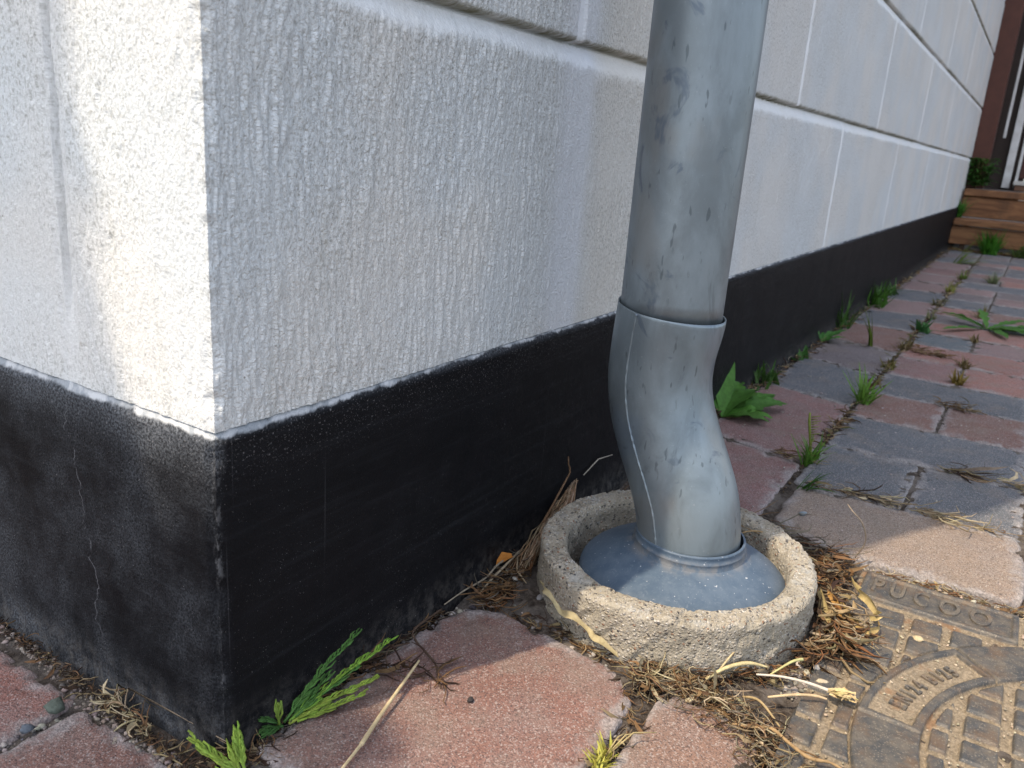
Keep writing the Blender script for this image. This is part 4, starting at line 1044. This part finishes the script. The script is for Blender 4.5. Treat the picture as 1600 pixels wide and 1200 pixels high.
def root_(p, r, c): b_ = MB(); b_.tube(p, r, 6, c); b_.build("root", DRY, o)
root_([(.455, -.010, .024), (.500, -.006, .050), (.520, -.006, .066), (.518, -.006, .074), (.514, -.006, .079), (.512, -.006, .090)], [.0016, .0014, .0012, .0012, .0009, .0006], (.20, .12, .07))
root_([(.395, -.014, .012), (.365, -.017, .010), (.335, -.018, .006), (.31, -.020, .002)], [.0012, .0014, .0013, .0008], (.40, .33, .23))
root_([(.385, -.018, .010), (.365, -.030, .006), (.352, -.050, .004)], [.0011, .0012, .0007], (.36, .28, .18))
root_([(.56, -.006, .05), (.60, -.006, .060), (.64, -.008, .055)], [.0009, .0009, .0006], (.40, .36, .30))
pass
for pts, r, lb_ in (([(.255, -.010, .004), (.205, -.016, .010), (.196, -.024, .006), (.190, -.040, .004), (.180, -.060, .004), (.166, -.074, .003), (.157, -.083, .003)], .0011, "dark wiry root with knots lying on the big red paver"),
                    ([(.190, -.022, .005), (.163, -.020, .012), (.150, -.030, .008), (.150, -.050, .004), (.165, -.060, .003)], .0008, "thin looped dark root beside the knotted wiry one")):
    stalk("dry_root", pts, [r]*len(pts), (.10, .065, .045), lb_, "root", None, 6, .8)
stalk("dry_root", [(.40, -.012, .006), (.36, -.010, .010), (.33, -.012, .006), (.295, -.009, .006), (.262, -.008, .005)], [.0012, .0013, .0012, .001, .0007], (.34, .29, .22), "pale root running left along the plinth foot from the matted bundle", "root", None, 6, .4)
# vines inside the ring gap
stalk("dry_root", [(.535, -.205, .034), (.545, -.225, .047), (.548, -.245, .050), (.530, -.268, .046), (.512, -.276, .047), (.500, -.283, .040)], [.0009, .0011, .0012, .001, .001, .0006], (.40, .28, .15), "thin brown root curling over the right inner rim of the concrete ring", "root", None, 6)
stalk("dry_root", [(.548, -.170, .036), (.556, -.190, .048), (.560, -.215, .045), (.548, -.238, .047)], [.0009, .0011, .0011, .0008], (.36, .25, .14), "second brown root on the far inner rim of the concrete ring", "root", None, 6)
stalk("twig", [(.655, -.330, .004), (.650, -.338, .030), (.640, -.332, .055), (.632, -.320, .070), (.640, -.312, .074)], [.0009, .0009, .0009, .0008, .0006], (.33, .26, .19), "thin arching stem rising from the litter between ring and iron cover", "stem")

# stones
def stone_mesh(mb, c, r, col, sq=.7):
    n1, n2 = 7, 5; vs = []; fs = []; sd2 = random.random()*99; ax = Vector((random.uniform(.7, 1.3), random.uniform(.7, 1.3), sq)); rot_ = random.random()*6
    vs.append((0, 0, -1)); 
    for j in range(1, n2):
        ph = -math.pi/2+math.pi*j/n2
        for i in range(n1): th = 2*math.pi*i/n1; vs.append((math.cos(ph)*math.cos(th), math.cos(ph)*math.sin(th), math.sin(ph)))
    vs.append((0, 0, 1)); out = []
    for v in vs:
        v = Vector(v); v = v*(1+.45*mn.noise(v*1.2+Vector((sd2, 0, 0)))); v = Vector((v.x*ax.x, v.y*ax.y, v.z*ax.z)); v.rotate(Matrix.Rotation(rot_, 3, 'Z')); out.append(v*r+Vector(c))
    for i in range(n1): fs.append((0, 1+(i+1) % n1, 1+i)); fs.append((len(vs)-1, 1+(n2-2)*n1+i, 1+(n2-2)*n1+(i+1) % n1))
    for j in range(n2-2):
        for i in range(n1): i2 = (i+1) % n1; fs.append((1+j*n1+i, 1+j*n1+i2, 1+(j+1)*n1+i2, 1+(j+1)*n1+i))
    mb.add(out, fs, col)
mb = MB(); SC = [(.16, .15, .15), (.22, .20, .19), (.30, .27, .24), (.12, .11, .115), (.36, .33, .29)]
def scat(poly, n, r0, r1, z=-.007, cols=SC):
    for k in range(n):
        i = random.randrange(len(poly)-1); t = random.random(); a = poly[i]; b2 = poly[i+1]; w = a[2]*(1-t)+b2[2]*t
        x = a[0]*(1-t)+b2[0]*t+random.gauss(0, .5)*w; y = a[1]*(1-t)+b2[1]*t+random.gauss(0, .5)*w
        if math.hypot(x-RC[0], y-RC[1]) < .156: continue
        if y > -.006 and x > 0: continue
        r = r0*(r1/r0)**(random.random()**1.8); stone_mesh(mb, (x, y, z+r*.45), r, vary(random.choice(cols), .25))
scat([(.310, -.060, .014), (.303, -.110, .012), (.298, -.160, .010), (.300, -.205, .010), (.320, -.255, .012)], 420, .0011, .0048)
scat([(.355, -.325, .014), (.400, -.345, .014), (.440, -.352, .010)], 260, .0011, .0042, -.006, [(.36, .32, .26), (.45, .41, .35), (.28, .25, .21), (.2, .18, .16)])
scat([(.34, -.028, .018), (.30, -.034, .012), (.26, -.016, .008)], 170, .0008, .0036)
scat([(-.014, .30, .008), (-.018, .18, .008), (-.030, .08, .010), (-.025, .02, .008)], 420, .0007, .0028, -.005, [(.26, .21, .18), (.33, .28, .24), (.18, .15, .14)])
scat([(-.045, .14, .012), (-.12, .138, .008), (-.22, .137, .006)], 160, .0007, .003, -.005)
scat([(.29, -.27, .018), (.265, -.345, .016)], 160, .0009, .0034, -.008, [(.2, .17, .14), (.3, .26, .22), (.13, .11, .10)])
scat([(.02, -.012, .006), (.26, -.012, .006)], 160, .0007, .0024, -.005)
scat([(.645, -.34, .006), (.650, -.52, .006), (.60, -.512, .004), (.50, -.512, .004)], 190, .0007, .0030, -.003, [(.45, .38, .29), (.36, .3, .24), (.5, .45, .38)])
scat([(.66, -.06, .02), (.67, -.24, .02), (.65, -.32, .014)], 180, .0009, .0036)
scat([(.78, -.008, .006), (2.4, -.010, .008)], 260, .001, .004)
scat([(.02, -.232, .003), (.27, -.230, .004)], 150, .0008, .0028, -.006)
CRB = [(.035, .022, .015), (.06, .04, .026), (.09, .06, .035), (.045, .035, .03), (.13, .09, .05)]
scat([(.275, -.215, .012), (.300, -.240, .016), (.285, -.285, .030), (.262, -.340, .022), (.16, -.352, .010)], 1500, .0005, .0020, -.004, CRB)
scat([(.400, -.335, .010), (.455, -.340, .014), (.520, -.325, .018), (.580, -.310, .022), (.635, -.300, .020)], 1300, .0005, .0022, -.002, CRB)
scat([(.300, -.040, .012), (.350, -.030, .016), (.300, -.12, .010), (.298, -.19, .008)], 700, .0005, .0018, -.004, CRB)
scat([(-.010, .32, .006), (-.018, .10, .008), (-.02, .0, .008), (.26, -.010, .006)], 900, .0004, .0014, -.003, CRB)
scat([(.80, -.202, .003), (2.5, -.202, .004)], 400, .0008, .0028, -.002, CRB)
tag(mb.build("gravel", STONE), "grey and beige grit in the gaps between pavers, plinth and ring", "gravel", None, "stuff")
mb = MB()
for k in range(900):       # loose grains on the iron cover and the pavers
    x = random.uniform(.17, .64); y = random.uniform(-.52, -.345)
    stone_mesh(mb, (x, y, -.0022+random.random()*.002), random.uniform(.0005, .0015), vary((.42, .36, .27), .3))
for k in range(300):
    x = random.uniform(-.15, 1.6); y = random.uniform(-.5, -.02) if x > 0 else random.uniform(-.2, .3)
    if x < .65 and y < -.2 and x > .28: continue
    if math.hypot(x-RC[0], y-RC[1]) < .16: continue
    stone_mesh(mb, (x, y, .0012), random.uniform(.0005, .0012)*(1+x*.5), vary((.34, .31, .29), .3))
tag(mb.build("sand_grains", STONE), "pale loose sand grains scattered over the iron cover and pavers", "sand", None, "stuff")
for (x, y, z, r, c, nm, lb_) in ((-.071, .138, .0005, .0050, (.13, .15, .18), "pebble", "small bluish pebble in the joint of the red pavers at the far left"), (-.046, .143, .001, .0085, (.10, .12, .10), "pebble", "dark green-grey stone chip at the left end of the paver joint"),
        (.377, -.352, .0, .0050, (.50, .42, .30), "pebble", "squarish cream stone beside the iron cover"), (.395, -.343, .001, .0045, (.42, .38, .33), "pebble", "pale rounded pebble in the grit between ring and iron cover"),
        (.352, -.036, .002, .0048, (.42, .40, .36), "pebble", "pale chip of stone in the litter by the plinth foot"), (.340, -.074, .0, .0045, (.25, .24, .24), "pebble", "smooth grey pebble under the left side of the concrete ring"),
        (.542, -.262, .036, .0075, (.42, .36, .28), "pebble", "beige pebble lodged inside the right rim of the concrete ring"), (.152, -.030, .003, .0028, (.33, .37, .42), "pebble", "tiny bluish chip on the big red paver near the sprig"),
        (.742, -.247, .003, .0045, (.20, .24, .27), "pebble", "small blue-grey stone on the purple paver behind the ring"), (.160, -.112, .0025, .0035, (.05, .045, .045), "pebble", "black round speck in the middle of the big red paver"),
        (.475, -.375, .0, .005, (.50, .45, .36), "pebble", "pale chip between the first studs of the iron cover"), (.512, -.417, .001, .0055, (.55, .45, .28), "pebble", "yellowish chip standing in the grooves of the iron cover")):
    mb = MB(); mbr = random.getstate(); random.seed(int(x*1000)); stone_mesh(mb, (x, y, z+r*.4), r, c, .6); random.setstate(mbr)
    o = mb.build(nm, STONE); tag(o, lb_, "stone", "single stones")
mb = MB()
for k in range(70):
    bp = Vector((.166+random.uniform(-.012, .014), -.2325+random.uniform(-.004, .004), -.004)); az = random.random()*6.28
    blade(mb, bp, az, .014*(.5+random.random()), .7*random.random(), .0011, vary((.42, .40, .08), .25), .3)
for k in range(3): mb.tube([(.17, -.232, 0), (.185+k*.006, -.236-k*.004, .012), (.195+k*.008, -.238-k*.010, .010)], [.0006, .0006, .0004], 5, (.5, .4, .2))
tag(mb.build("moss_clump", LEAF), "yellow green moss clump between the big red paver and the cut one", "moss")

# unseen shrub added left of the camera, shaped to shade the wall corner
def shade_shrub():
    o = empty("unseen_shrub", (0, 0, 0)); S = Vector((.445, .895, 0)).normalized(); D0 = 1.5
    H = Vector((math.cos(SUN_AZ), math.sin(SUN_AZ), 0)); te = math.tan(SUN_EL); ce = math.cos(SUN_EL)
    mb = MB()
    for k in range(24000):
        s = random.uniform(-.16, 1.3); hd = D0+random.gauss(0, .22)
        # crown outline shaped for its shade: low lobe right, tall crown left
        top = float(np.interp(s, (-.16, -.06, -.03, 0, .05, .08, .10, .14, .165, 1.3), (-.12, .03, .10, .07, .03, .04, .06, .12, .45, .55)))+.012*mn.noise(Vector((s*24, 0, 0)))
        v = top-random.random()**1.3*.62-.0
        q = H*hd+S*s; q.z = v/ce+hd*te
        if q.z < .25: continue
        a = random.random()*6.28; b2 = random.uniform(-.8, .8); L = random.uniform(.03, .05)
        d = Vector((math.cos(a)*math.cos(b2), math.sin(a)*math.cos(b2), math.sin(b2))); sdn = d.orthogonal().normalized()
        mb.add([q, q+d*L*.5+sdn*L*.28, q+d*L, q+d*L*.5-sdn*L*.28], [(0, 1, 2, 3)], vary((.05, .10, .03), .3))
    mb.build("foliage", LEAF, o, origin=(0, 0, 0))
    tr = MB(); c = H*D0+S*.55
    for k in range(7): tr.tube([(c.x, c.y, 0), (c.x+random.uniform(-.2, .2), c.y+random.uniform(-.2, .2), .8), (c.x+random.uniform(-.5, .5), c.y+random.uniform(-.5, .5), 1.9)], [.03, .022, .008], 7, (.12, .09, .06))
    tr.build("trunk", DRY, o)
    tag(o, "unseen green shrub added left of the house corner, outline shaped to shade it", "shrub")
shade_shrub()
